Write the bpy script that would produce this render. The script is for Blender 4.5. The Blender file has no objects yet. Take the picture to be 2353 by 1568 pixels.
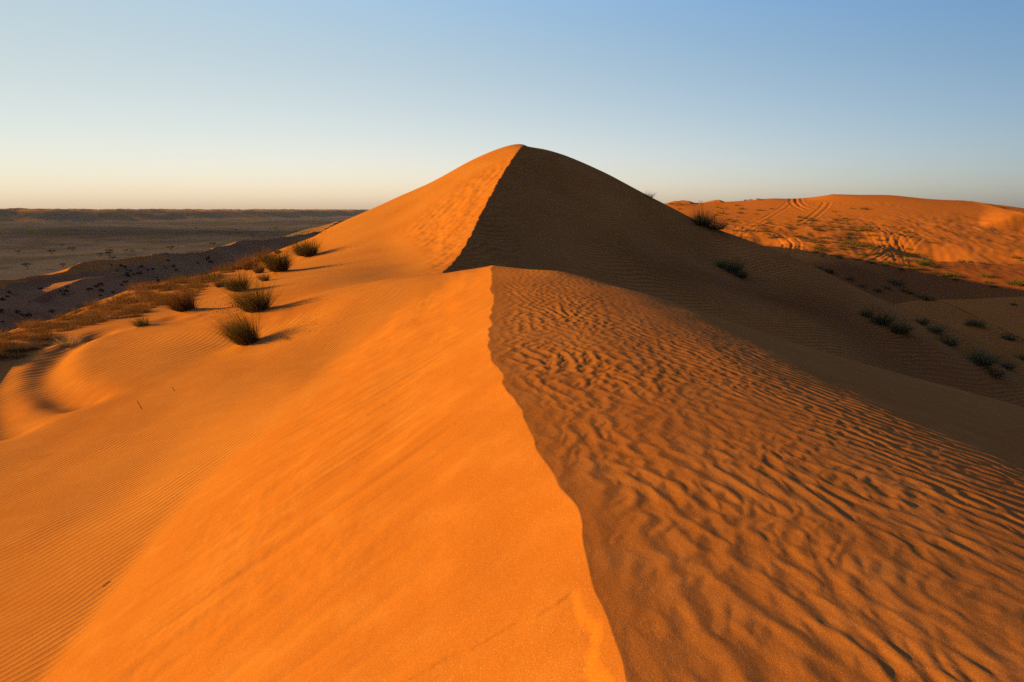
import bpy, math, random
import numpy as np
random.seed(7)
RNG = np.random.default_rng(11)
S = bpy.context.scene
COL = S.collection
R = math.radians

# ------------------------------------------------------------------ camera frame
FPX, CX, CY, HOR = 1307.0, 1176.5, 784.0, 485.0
PIT = math.atan((CY - HOR) / FPX)
CP, SP = math.cos(PIT), math.sin(PIT)


def ray(px, py):
    u, v = (px - CX) / FPX, (CY - py) / FPX
    Y = CP + v * SP
    return u / Y, (-SP + v * CP) / Y


def pix(px, py, y):
    a, b = ray(px, py)
    return (a * y, y, b * y)


# ------------------------------------------------------------------ maths helpers
def pchip(xk, yk):
    xk, yk = np.asarray(xk, float), np.asarray(yk, float)
    h = np.diff(xk); d = np.diff(yk) / h
    m = np.zeros_like(yk)
    for i in range(1, len(xk) - 1):
        if d[i - 1] * d[i] > 0:
            w1, w2 = 2 * h[i] + h[i - 1], h[i] + 2 * h[i - 1]
            m[i] = (w1 + w2) / (w1 / d[i - 1] + w2 / d[i])
    m[0], m[-1] = d[0], d[-1]

    def f(x):
        x = np.asarray(x, float)
        i = np.clip(np.searchsorted(xk, x) - 1, 0, len(h) - 1)
        t = np.clip((x - xk[i]) / h[i], 0, 1)
        t2, t3 = t * t, t * t * t
        return ((2 * t3 - 3 * t2 + 1) * yk[i] + (t3 - 2 * t2 + t) * h[i] * m[i]
                + (-2 * t3 + 3 * t2) * yk[i + 1] + (t3 - t2) * h[i] * m[i + 1])
    return f


def sstep(a, b, x):
    t = np.clip((x - a) / (b - a), 0, 1)
    return t * t * (3 - 2 * t)


def smax(a, b, k):
    h = np.clip(0.5 + 0.5 * (a - b) / k, 0, 1)
    return b * (1 - h) + a * h + k * h * (1 - h)


class TPS:
    def __init__(self, pts, lam=0.0):
        P = np.array(pts, float)
        self.c, self.z = P[:, :2], P[:, 2]
        n = len(P)
        K = self._k(self.c) + lam * np.eye(n)
        A = np.zeros((n + 3, n + 3))
        A[:n, :n] = K; A[:n, n] = 1; A[:n, n + 1:] = self.c
        A[n:, :n] = A[:n, n:].T
        w = np.linalg.solve(A, np.concatenate([self.z, [0, 0, 0]]))
        self.w, self.a = w[:n], w[n:]

    def _k(self, q):
        d2 = ((q[:, None, 0] - self.c[None, :, 0]) ** 2 + (q[:, None, 1] - self.c[None, :, 1]) ** 2)
        return 0.5 * d2 * np.log(d2 + 1e-12)

    def __call__(self, x, y):
        x, y = np.asarray(x, float).ravel(), np.asarray(y, float).ravel()
        out = np.empty(len(x))
        for i in range(0, len(x), 60000):
            q = np.stack([x[i:i + 60000], y[i:i + 60000]], 1)
            out[i:i + 60000] = self._k(q) @ self.w + self.a[0] + q @ self.a[1:]
        return out


_perm = RNG.permutation(4096).astype(np.int64)
_grad = RNG.random(4096) * 2 * np.pi
_gx, _gy = np.cos(_grad), np.sin(_grad)


def perlin(x, y, seed=0):
    xi, yi = np.floor(x).astype(np.int64), np.floor(y).astype(np.int64)
    fx, fy = x - xi, y - yi
    u, v = fx * fx * fx * (fx * (fx * 6 - 15) + 10), fy * fy * fy * (fy * (fy * 6 - 15) + 10)

    def g(ix, iy, dx, dy):
        k = _perm[(_perm[(ix + seed * 71) & 4095] + iy) & 4095]
        return _gx[k] * dx + _gy[k] * dy
    a = g(xi, yi, fx, fy); b = g(xi + 1, yi, fx - 1, fy)
    c = g(xi, yi + 1, fx, fy - 1); d = g(xi + 1, yi + 1, fx - 1, fy - 1)
    return ((a * (1 - u) + b * u) * (1 - v) + (c * (1 - u) + d * u) * v) * 1.5


def fbm(x, y, n=4, seed=0, gain=0.5):
    s, a, o = 1.0, 1.0, np.zeros_like(x, dtype=float)
    for i in range(n):
        o += a * perlin(x * s + 17.3 * i, y * s - 9.1 * i, seed + i)
        s *= 2.03; a *= gain
    return o


def ripple_tile(n, size, lam, ang, spread, seed):
    """periodic sheet of wind ripples as a wave field (amplitude and phase) with crests along the second axis"""
    r = np.random.default_rng(seed)
    k = np.fft.fftfreq(n, size / n)
    kx, ky = np.meshgrid(k, k, indexing='ij')
    kk = np.hypot(kx, ky); th = np.arctan2(ky, kx + 1e-9)
    f = np.exp(-0.5 * ((kk - 1 / lam) / (ang / lam)) ** 2) * np.exp(-0.5 * (th / spread) ** 2) * (kx > 0)
    t = np.fft.ifft2(np.fft.fft2(r.standard_normal((n, n))) * f)
    t = t / np.sqrt((np.abs(t) ** 2).mean())
    return t.astype(np.complex64)


def tile_at(T, size, p, q):
    """ripple height, crests near +1 and broad troughs near -1, with the forks and dead ends real ripples have"""
    n = T.shape[0]
    a, b = p / size * n, q / size * n
    i, j = np.floor(a).astype(np.int64), np.floor(b).astype(np.int64)
    fa, fb = a - i, b - j
    i0, j0, i1, j1 = i % n, j % n, (i + 1) % n, (j + 1) % n
    w = ((T[i0, j0] * (1 - fa) + T[i1, j0] * fa) * (1 - fb) + (T[i0, j1] * (1 - fa) + T[i1, j1] * fa) * fb)
    A = np.abs(w); f = np.angle(w)
    f = f - .22 * np.sin(f + .3)
    p = .45 * (1.30 - 2.35 * ((f / np.pi) ** 2 + .006) ** .31) + .60 * (np.exp(.95 * np.cos(f)) - 1.24) / 1.05
    return p * np.minimum(A / .75, 1.1) ** .7


def poly_dist(x, y, P):
    """distance to a polyline, signed side, value interpolated along it and arc parameter"""
    P = np.asarray(P, float)
    best = np.full(x.shape, 1e18); val = np.zeros(x.shape); side = np.zeros(x.shape); arc = np.zeros(x.shape)
    s0 = 0.0
    for i in range(len(P) - 1):
        ax, ay = P[i, :2]; dx, dy = P[i + 1, :2] - P[i, :2]
        L = math.hypot(dx, dy)
        t = np.clip(((x - ax) * dx + (y - ay) * dy) / (L * L), 0, 1)
        qx, qy = x - ax - t * dx, y - ay - t * dy
        d2 = qx * qx + qy * qy
        m = d2 < best
        best = np.where(m, d2, best)
        if P.shape[1] > 2:
            val = np.where(m, P[i, 2] + t * (P[i + 1, 2] - P[i, 2]), val)
        side = np.where(m, dx * qy - dy * qx, side)
        arc = np.where(m, s0 + t * L, arc)
        s0 += L
    return np.sqrt(best), np.sign(side), val, arc


# ------------------------------------------------------------------ the dune: crest line
CREST = [(-60, 3, -6), (-25, 1.5, -2.6), (-10, .8, -1.75), (0, .44, -1.7), (1.4, .45, -1.7), (1.77, .425, -1.7), (1.98, .41, -1.7),
         (2.38, .36, -1.7), (2.9, .425, -1.7), (3.54, .245, -1.7), (5, .015, -1.7), (7.3, -.31, -1.705), (10.5, -.38, -1.7),
         (14.5, -.52, -1.68), (17.4, -.61, -1.63), (18.3, -.68, -1.71), (20, -1.2, -2.05), (22, -2.0, -2.3), (25, -3.1, -2.75),
         (30, -3.7, -3.2), (36, -3.2, -2.5), (46, -2.6, -.5), (53, -1.85, 1.5), (60, -.94, 3.65), (67, .2, 5.9), (74, 1.3, 7.8),
         (80, 2.2, 8.3), (86, 3.0, 8.2), (95, 4.0, 7.0), (108, 6, 5), (122, 8, 3.3), (140, 10, .5), (170, 12, -4), (260, 20, -9)]
_ck = np.array(CREST)
crest_x, crest_z = pchip(_ck[:, 0], _ck[:, 1]), pchip(_ck[:, 0], _ck[:, 2])
_slope = pchip([-60, 0, 4, 11, 14, 16.5, 19, 23, 30, 38, 50, 74, 90, 260],
               [.45, .52, .53, .5, .5, .42, .22, .17, .25, .45, .5, .45, .35, .2])


def slip(x, y):
    return crest_z(y) - _slope(y) * np.maximum(crest_x(y) - x, -3)


def on_slip(px, py):
    """where a sight line meets the slip face"""
    a, b = ray(px, py)
    ys = np.linspace(1.5, 60, 6000)
    i = np.argmax(b * ys < slip(a * ys, ys))
    y = ys[i]
    return (a * y, y, b * y)


# ---- left side: floor, flank and brow
LP = [on_slip(*p) for p in ((100, 1568), (200, 1430), (300, 1300), (420, 1170), (540, 1050), (700, 910), (790, 865), (870, 830))]
LP += [pix(*p) for p in (
    (950, 640, 22), (860, 650, 28), (880, 610, 39), (905, 580, 47), (940, 545, 54), (975, 490, 61), (1060, 415, 67.5), (1130, 362, 72.5),
    (800, 620, 36), (720, 650, 29), (700, 700, 20.3), (800, 700, 17.4), (650, 760, 17.6), (750, 800, 15),
    (575, 790, 17.5), (590, 722, 22.8), (430, 715, 26), (550, 670, 31), (634, 632, 42), (880, 540, 58), (820, 560, 57), (930, 480, 66), (720, 600, 50),
    (500, 850, 14.6), (300, 870, 15), (450, 780, 18), (300, 760, 21), (200, 900, 14.4), (200, 1000, 11.4),
    (450, 1050, 9.0), (300, 1150, 7.95), (100, 1200, 7.3), (0, 1400, 5.35), (0, 1000, 12.0), (0, 860, 16.4),
    (0, 805, 18.3), (100, 765, 22.5), (250, 718, 29.5), (400, 668, 41), (516, 642, 49), (590, 615, 59), (634, 590, 65),
    (688, 563, 68), (760, 522, 70), (840, 487, 72), (920, 450, 74), (1000, 415, 75.5), (1080, 370, 77), (1140, 343.5, 78))]
BAND = [pix(*p) for p in ((0, 772, 21.8), (100, 738, 27), (250, 692, 36), (330, 660, 44), (400, 645, 50), (470, 632, 56),
                          (540, 612, 63), (600, 594, 72))]
LP += BAND


def outward(P, dirs):
    o = []
    for (x, y, z) in P:
        for d, dz in dirs:
            o.append((x + d * OD[0], y + d * OD[1], z + dz))
    return o


OD = (-.98, .18)
LP += outward(BAND[::2], ((4, -1.2), (10, -4.2), (22, -11), (45, -22)))
OD = (-.8, .6)
LP += outward([pix(*p) for p in ((688, 563, 68), (840, 487, 72), (1000, 415, 75.5))], ((5, -1.8), (12, -6), (28, -16), (50, -28)))
OD = (-.35, .94)
LP += outward([pix(1140, 343.5, 78)], ((6, -.9), (16, -4), (40, -12)))
LP += [(-9, 2, -4.7), (-14, 4, -5.0), (-5, -2, -4), (-4.2, 1, -3.9), (-14, -6, -4.4), (-22, 8, -4.9), (-36, 10, -9), (-60, 10, -20), (-26, -20, -6), (-60, -30, -20),
       (-6, -25, -4.5), (-20, 120, -8), (-10, 160, -10), (-60, 120, -26), (-60, 180, -28)]
for yy in (18, 22, 26, 30):
    LP.append((crest_x(yy) - .4, yy, crest_z(yy) - .45))
for yy in (-1, 1.5, 3, 4.5, 6, 8, 10, 12, 14):
    LP.append((crest_x(yy) - 1.0, yy, crest_z(yy) - 1.7)); LP.append((crest_x(yy) - .1, yy, crest_z(yy) - 1.5))
left_floor = TPS([tuple(map(float, p)) for p in LP], 2.0)

# ---- right side: ripple slope, bowl, dark face, far orange hills
RP = []
for y in (-12, -4, 0, 1, 2, 3, 4, 5, 6.2, 7.5, 9, 10.5, 12, 13.5, 15, 16.5, 17.6, 18.4, 19.2, 20, 21, 22, 24, 26, 28, 30, 33, 36, 39, 42, 46, 50, 54, 58, 62,
          66, 70, 74, 78, 82, 88, 96, 105, 115, 130, 150, 180):
    RP.append((crest_x(y), y, crest_z(y)))
drop = pchip([0, .5, 1, 2, 3, 4, 6, 8, 10, 12], [0, .004, .016, .075, .20, .385, .93, 1.57, 2.22, 3.0])
for y, um in ((-10, 10), (-4, 10), (0, 10), (2, 10), (4, 10), (6, 10), (8, 10), (10, 8.5), (12, 6.5), (14.2, 4.3), (16.5, 2.2)):
    for u in (.5, 1, 2, 3, 4, 6, 8, 10):
        if u <= um:
            RP.append((crest_x(y) + u, y, crest_z(y) - float(drop(u)) * (1.28 if y <= 2 else 1.1 if y == 4 else 1.0)))
RP += [(1.6, 17, -1.87), pix(1560, 705, 15), pix(1800, 780, 12.9), pix(2000, 840, 12), pix(2353, 937, 11),
       (2.2, 20.5, -3.1), (6.5, 19, -4.5), (9.5, 17, -5.3), (12.5, 15.5, -6.1), (15.5, 13.5, -6.6),
       (3, 26, -5.2), (8, 29, -7.3), (15, 30, -9.8), (22, 30, -11.4), (30, 31, -13.2), (22, 20, -10.6), (33, 18, -13.8), (20, 9, -8),
       (22, -5, -8.5), (42, -20, -13), (0, 30, -4.6)]
RP += [pix(*p) for p in (
    (1300, 620, 44), (1300, 500, 57), (1300, 420, 67), (1300, 358, 78), (1250, 343.5, 79), (1480, 600, 50), (1480, 680, 44), (1480, 500, 64), (1400, 402, 76),
    (1480, 446, 75), (1550, 481, 73), (1620, 516, 71), (1700, 546, 69), (1800, 582, 66.5), (1900, 627, 64), (2000, 677, 61.5),
    (2180, 752, 57.5), (2353, 833, 53.5), (1680, 620, 61), (1680, 740, 43), (1800, 700, 50), (1900, 760, 44), (2035, 745, 52.5),
    (2150, 800, 48), (2260, 830, 49), (2300, 900, 44), (2100, 850, 43.5),
    (2100, 692, 82), (2170, 690, 84), (2353, 683, 88), (2240, 745, 70), (2340, 760, 68), (2100, 650, 106), (1900, 602, 106),
    (2000, 640, 104), (2300, 640, 108), (2200, 602, 116), (2353, 604, 118), (1830, 590, 114), (2100, 560, 128), (1850, 520, 140),
    (1700, 530, 138), (1750, 500, 155), (2000, 500, 150), (2200, 520, 142), (2353, 525, 142), (1960, 545, 130), (2250, 560, 129),
    (1530, 467, 185), (1570, 466.5, 184), (1600, 470, 182), (1640, 467, 184), (1688, 468, 181), (1730, 462, 185), (1780, 457, 185),
    (1800, 461, 180), (1850, 460, 180), (1900, 449, 179), (1975, 449, 180), (2050, 450, 180), (2110, 458, 178), (2200, 460, 172), (2260, 471, 162), (2353, 492, 152))]
RP += [(14, 90, 1.5), (25, 84, -5.5), (34, 79, -9), (41, 74, -11), (48, 67, -12.8), (53, 59, -14.6), (57, 52, -16.2), (58, 40, -16.5), (66, 92, -15), (58, 86, -14.6),
       (84, 98, -15.5), (70, 50, -16), (90, 70, -15.5), (32, 118, -8.5), (44, 106, -11.5),
       (50, 215, -3), (80, 215, -2), (110, 212, -1), (150, 200, -1), (165, 175, -2), (60, 260, -9), (120, 250, -8), (180, 230, -7), (200, 150, -7), (160, 115, -10),
       (130, 95, -13), (30, 230, -8), (25, 160, -3.5)]
right_side = TPS([tuple(map(float, p)) for p in RP], 0.003)

# ---- valley, ridges far left
RIDGE = [pix(*p) for p in ((-500, 690, 62), (-200, 655, 84), (0, 640, 104), (60, 641, 111), (120, 628, 119), (200, 606, 131), (235, 596, 139), (330, 590, 152), (345, 585, 158), (400, 582, 170),
                           (443, 582, 180), (475, 573, 190), (517, 566, 202), (553, 552, 218), (590, 553, 232), (652, 545, 258), (700, 538, 285), (738, 531, 315),
                           (762, 519, 355), (775, 509, 400), (800, 505, 450), (850, 504, 560))]
FAR = [(-1500, 300, 2), (-1150, 700, 1.5), (-1020, 1020, 1.2), (-960, 1250, .8), (-900, 1500, .5), (-820, 1850, 1.0), (-720, 2300, 1.5), (-560, 3000, 2.5), (-300, 4200, 3)]
MOUND = [pix(*p) for p in ((165, 650, 108), (200, 638, 112), (240, 636, 117), (300, 645, 122))]


def valley(x, y):
    z = -22 + 1.5 * fbm(x / 170, y / 170, 2, 3) + .12 * fbm(x / 22, y / 22, 3, 9)
    # low swells on the plain
    for (hx, hy, sx, sy, h) in ((-320, 490, 120, 80, 4.0), (-470, 640, 140, 90, 5), (-330, 1000, 220, 90, 5.0), (-420, 430, 110, 50, 3.0), (-200, 850, 110, 120, 4.5), (-760, 900, 120, 150, 6)):
        z = z + h * np.exp(-((x - hx) / sx) ** 2 - ((y - hy) / sy) ** 2)
    # far ridge with gullied face and rough plateau behind
    d, s, v, arc = poly_dist(x, y, FAR)
    sd = d * s                                            # positive on the far side
    gul = np.abs(perlin(arc / 38 + .25 * perlin(arc / 120, sd / 60, 5) + sd / 90, sd / 240, 31))
    gul2 = perlin(arc / 90 + sd / 120, sd / 200, 32)
    edge = sd + 14 * perlin(arc / 230, sd * 0, 33) + 7 * perlin(arc / 60, sd / 90, 34)
    f = np.clip((edge + 115) / 112 - .13 * (gul - .25) - .10 * gul2, 0, 1)
    face = f * f * (3 - 2 * f) * .6 + f * .4
    plat = v + 5.5 * fbm(x / 80, y / 80, 4, 41) * sstep(-40, 40, edge) + 1.8 * sstep(60, 500, edge) - .6
    z = z * (1 - face) + plat * face
    # dune ridge between our dune and the plain
    d, s, v, arc = poly_dist(x, y, RIDGE)
    wob = d * s + 3.0 * perlin(arc / 17, d * 0, 51) + 1.3 * perlin(arc / 7, d / 14, 52)
    hgt = v + .55 * perlin(arc / 13, d * 0 + 3, 53) + .25 * perlin(arc / 5, d * 0 + 9, 54)
    back = np.maximum(wob, 0); front = np.maximum(-wob, 0)
    prof = hgt - np.where(wob > 0, .27 * back + .5 * (1 - np.exp(-back / 5)), (.48 - .002 * np.minimum(front, 60)) * front * (1 - .12 * np.exp(-front / 4)))
    prof += .5 * fbm(x / 9, y / 9, 3, 57) * sstep(3, 16, d) + .9 * perlin(x / 24, y / 24, 58) * sstep(5, 30, d)
    trough = -17.6 + .7 * fbm(x / 14, y / 14, 3, 60)
    on_front = sstep(0, 12, front) * (1 - sstep(40, 100, front))
    z = smax(z, prof, 1.2)
    z = np.where(wob < 0, smax(z, trough * on_front + z * (1 - on_front), .8), z)
    d, s, v, arc = poly_dist(x, y, MOUND)
    m = v - np.where(s > 0, .2, .38) * d + .3 * perlin(x / 6, y / 6, 61)
    return smax(z, m, .8)


def far_right(x, y):
    return -9 + 4.5 * fbm(x / 75, y / 75, 4, 71) + 5.0 * sstep(250, 900, np.hypot(x, y)) + 1.0


# ---- ragged crest tables
_ty = np.concatenate([np.linspace(-60, 0, 200), np.linspace(0, 30, 6000)[1:], np.linspace(30, 260, 6000)[1:]])
_lamp = np.clip(_ty / 10, 1, 7)
_rag = 1.5 * (.021 * perlin(_ty / .32, _ty * 0 + .5, 81) + .028 * perlin(_ty / .75, _ty * 0 + 2.5, 82)) * (1 - sstep(20, 28, _ty)) * sstep(.2, 1.5, _ty) \
    + (.06 * perlin(_ty / .8, _ty * 0 + 4.5, 83) + .09 * perlin(_ty / 2.6, _ty * 0 + 6.5, 84)) * sstep(24, 32, _ty) * (1 - .6 * sstep(64, 74, _ty))
_tx = crest_x(_ty) + _rag


def crest_edge(y):
    return np.interp(y, _ty, _tx)


def left_raw(x, y):
    fl = left_floor(x, y)
    k = .014 + .004 * np.maximum(y, 0) ** 1.2 + .55 * sstep(13.5, 20, y) * (1 - sstep(40, 60, y))
    return smax(slip(x, y), fl, k)


def split_eval(x, y, fl, fr):
    x, y = np.asarray(x, float).ravel(), np.asarray(y, float).ravel()
    o = np.empty(len(x)); m = x < crest_edge(y)
    if m.any(): o[m] = fl(x[m], y[m])
    if (~m).any(): o[~m] = fr(x[~m], y[~m])
    return o


_fixL = None


def left_side(x, y):
    global _fixL
    if _fixL is None:
        _fixL = right_side(_tx, _ty) - left_raw(_tx, _ty)
    w = .12 + .012 * np.clip(y, 0, 200)
    z = left_raw(x, y) + np.interp(y, _ty, _fixL) * np.exp(-np.maximum(crest_edge(y) - x, 0) / w)
    r = np.hypot(x, y)
    far = (r > 55) | (x < -20)
    v = np.full(z.shape, -60.0)
    if far.any():
        v[far] = valley(x[far], y[far])
    z = np.where(far, smax(z, v, 1.0), z)
    out = sstep(140, 190, y) * sstep(-400, -100, -np.abs(x)) 
    b = sstep(150, 230, r)
    return z * (1 - b) + v * b


def crest_dune(x, y, z, P, front, back, k):
    """lay a small sharp-crested dune over the ground: gentle towards the camera side, steep behind"""
    m = (x > P[:, 0].min() - 45) & (x < P[:, 0].max() + 45) & (y > P[:, 1].min() - 45) & (y < P[:, 1].max() + 45)
    if m.any():
        d, s, v, arc = poly_dist(x[m], y[m], P)
        q = d * s
        prof = v - np.where(q > 0, back * q, -front * q + .012 * q * q)
        ends = sstep(0, 6, arc) * sstep(0, 6, arc.max() - arc)
        z[m] = smax(z[m], prof - 6 * (1 - ends), k)
    return z


DARK_DUNE = np.array([pix(*p) for p in ((2010, 706, 80), (2060, 697, 81), (2110, 692.5, 82.5), (2170, 690, 84), (2260, 686.5, 86), (2353, 683, 88), (2480, 684, 92), (2600, 690, 95))])
HILL_DUNES = [(np.array([pix(*p) for p in L]), f_, b_) for L, f_, b_ in (
    (((1500, 470, 186), (1530, 463.5, 186), (1570, 460, 187), (1585, 462, 184), (1600, 468, 178)), .16, .45),
    (((1608, 470, 192), (1640, 459.5, 190), (1655, 460.5, 186), (1672, 466, 180)), .16, .45),
    (((1800, 459, 184), (1822, 455.5, 184), (1840, 457, 182)), .25, .4),
    (((1860, 453, 183), (1885, 447.5, 182), (1910, 446.5, 181), (1975, 449, 181), (2050, 450, 181), (2090, 454, 180), (2125, 459, 178)), .13, .4),
    (((2140, 461, 176), (2200, 459.5, 173), (2235, 462, 169), (2262, 467, 164), (2290, 475, 158), (2320, 483, 151), (2353, 489, 145), (2420, 497, 138)), .12, .55))]


def right_full(x, y):
    z = right_side(x, y)
    if len(z):
        z = crest_dune(x, y, z, DARK_DUNE, .10, .58, .3)
        for P, f_, b_ in HILL_DUNES:
            z = crest_dune(x, y, z, P, f_, b_, .5)
    r = np.hypot(x, y)
    b = sstep(215, 300, r) + (1 - sstep(215, 300, r)) * sstep(5, 60, -y - 12)
    b = np.clip(b, 0, 1)
    m = b > 0
    f = np.zeros(z.shape)
    if m.any(): f[m] = far_right(x[m], y[m])
    return z * (1 - b) + f * b


def H0(x, y):
    return split_eval(x, y, left_side, right_full)


def hit(px, py, ymin=1.5, ymax=4500.0):
    """ground point seen in a given direction"""
    a, b = ray(px, py)
    ys = np.geomspace(ymin, ymax, 2500)
    z = H0(a * ys, ys)
    g = b * ys - z
    i = int(np.argmax(g < 0))
    if g[i] >= 0:
        i = int(np.argmin(g / ys))
        return (a * ys[i], ys[i], float(z[i]))
    if i == 0: i = 1
    t = g[i - 1] / (g[i - 1] - g[i])
    y = ys[i - 1] + t * (ys[i] - ys[i - 1])
    return (a * y, y, b * y)

# ================================================================== surface detail on the terrain
TILE_N, TILE_S = 2048, 16.0
TA = ripple_tile(TILE_N, TILE_S, .195, .30, .62, 5)
TB = ripple_tile(TILE_N, TILE_S, .180, .27, .58, 6)


def crisp(t, k=.33):
    return t + k * (t * t - 1) - .05 * t ** 3


def near_ripples(x, y):
    """wind ripples on the gentle side of the near crest: metres of height"""
    u = x - crest_edge(y)
    wx = x + .10 * perlin(x / .9, y / .9, 91); wy = y + .10 * perlin(x / .9 + 7, y / .9, 92)
    a1 = R(8)
    h1 = tile_at(TA, TILE_S, wx * math.cos(a1) + wy * math.sin(a1), -wx * math.sin(a1) + wy * math.cos(a1))
    a2 = R(42)
    h2 = tile_at(TB, TILE_S, 3 + wx * math.cos(a2) + wy * math.sin(a2), 5 - wx * math.sin(a2) + wy * math.cos(a2))
    a3 = R(60)
    h3 = tile_at(TB, TILE_S, 1 + wx * math.cos(a3) + wy * math.sin(a3), 9 - wx * math.sin(a3) + wy * math.cos(a3))
    w2 = sstep(.6, 3.6, u + .5 * perlin(x / 1.3, y / 1.3, 93) - .10 * (y - 4))
    w3 = sstep(3.5, 8, u)
    a4 = R(-32)
    h4 = tile_at(TB, TILE_S, 7 + wx * math.cos(a4) + wy * math.sin(a4), 2 - wx * math.sin(a4) + wy * math.cos(a4))
    cell = sstep(-.25, .35, perlin(x / .8, y / .8, 96))
    h1 = smax(h1, .85 * h4 - .7 * (1 - cell) - .40, .5)
    h2 = smax(h2, .8 * h4 - .8 * (1 - cell) - .50, .5)
    h = h1 * (1 - w2) + h2 * w2 * (1 - w3) + .8 * h3 * w3
    amp = RIP_AMP * (.25 + .75 * sstep(.02, .5, u)) * sstep(-.01, .03, u) * (1 - .55 * sstep(4.0, 8.5, u)) * (1 - sstep(17, 19.5, y)) * (.75 + .45 * perlin(x / 1.9, y / 1.9, 94))
    amp = amp * (1 - .5 * sstep(8, 15, y))
    a5 = R(20)
    h5 = tile_at(TB, TILE_S, (wx * math.cos(a5) + wy * math.sin(a5)) * 2.6, (-wx * math.sin(a5) + wy * math.cos(a5)) * 2.1)
    h = h + .07 * h5
    return amp * h + .009 * perlin(x / .8, y / 1.3, 95) * sstep(.1, .8, u) * (1 - sstep(17, 19, y))


RIP_AMP = .0068


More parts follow.
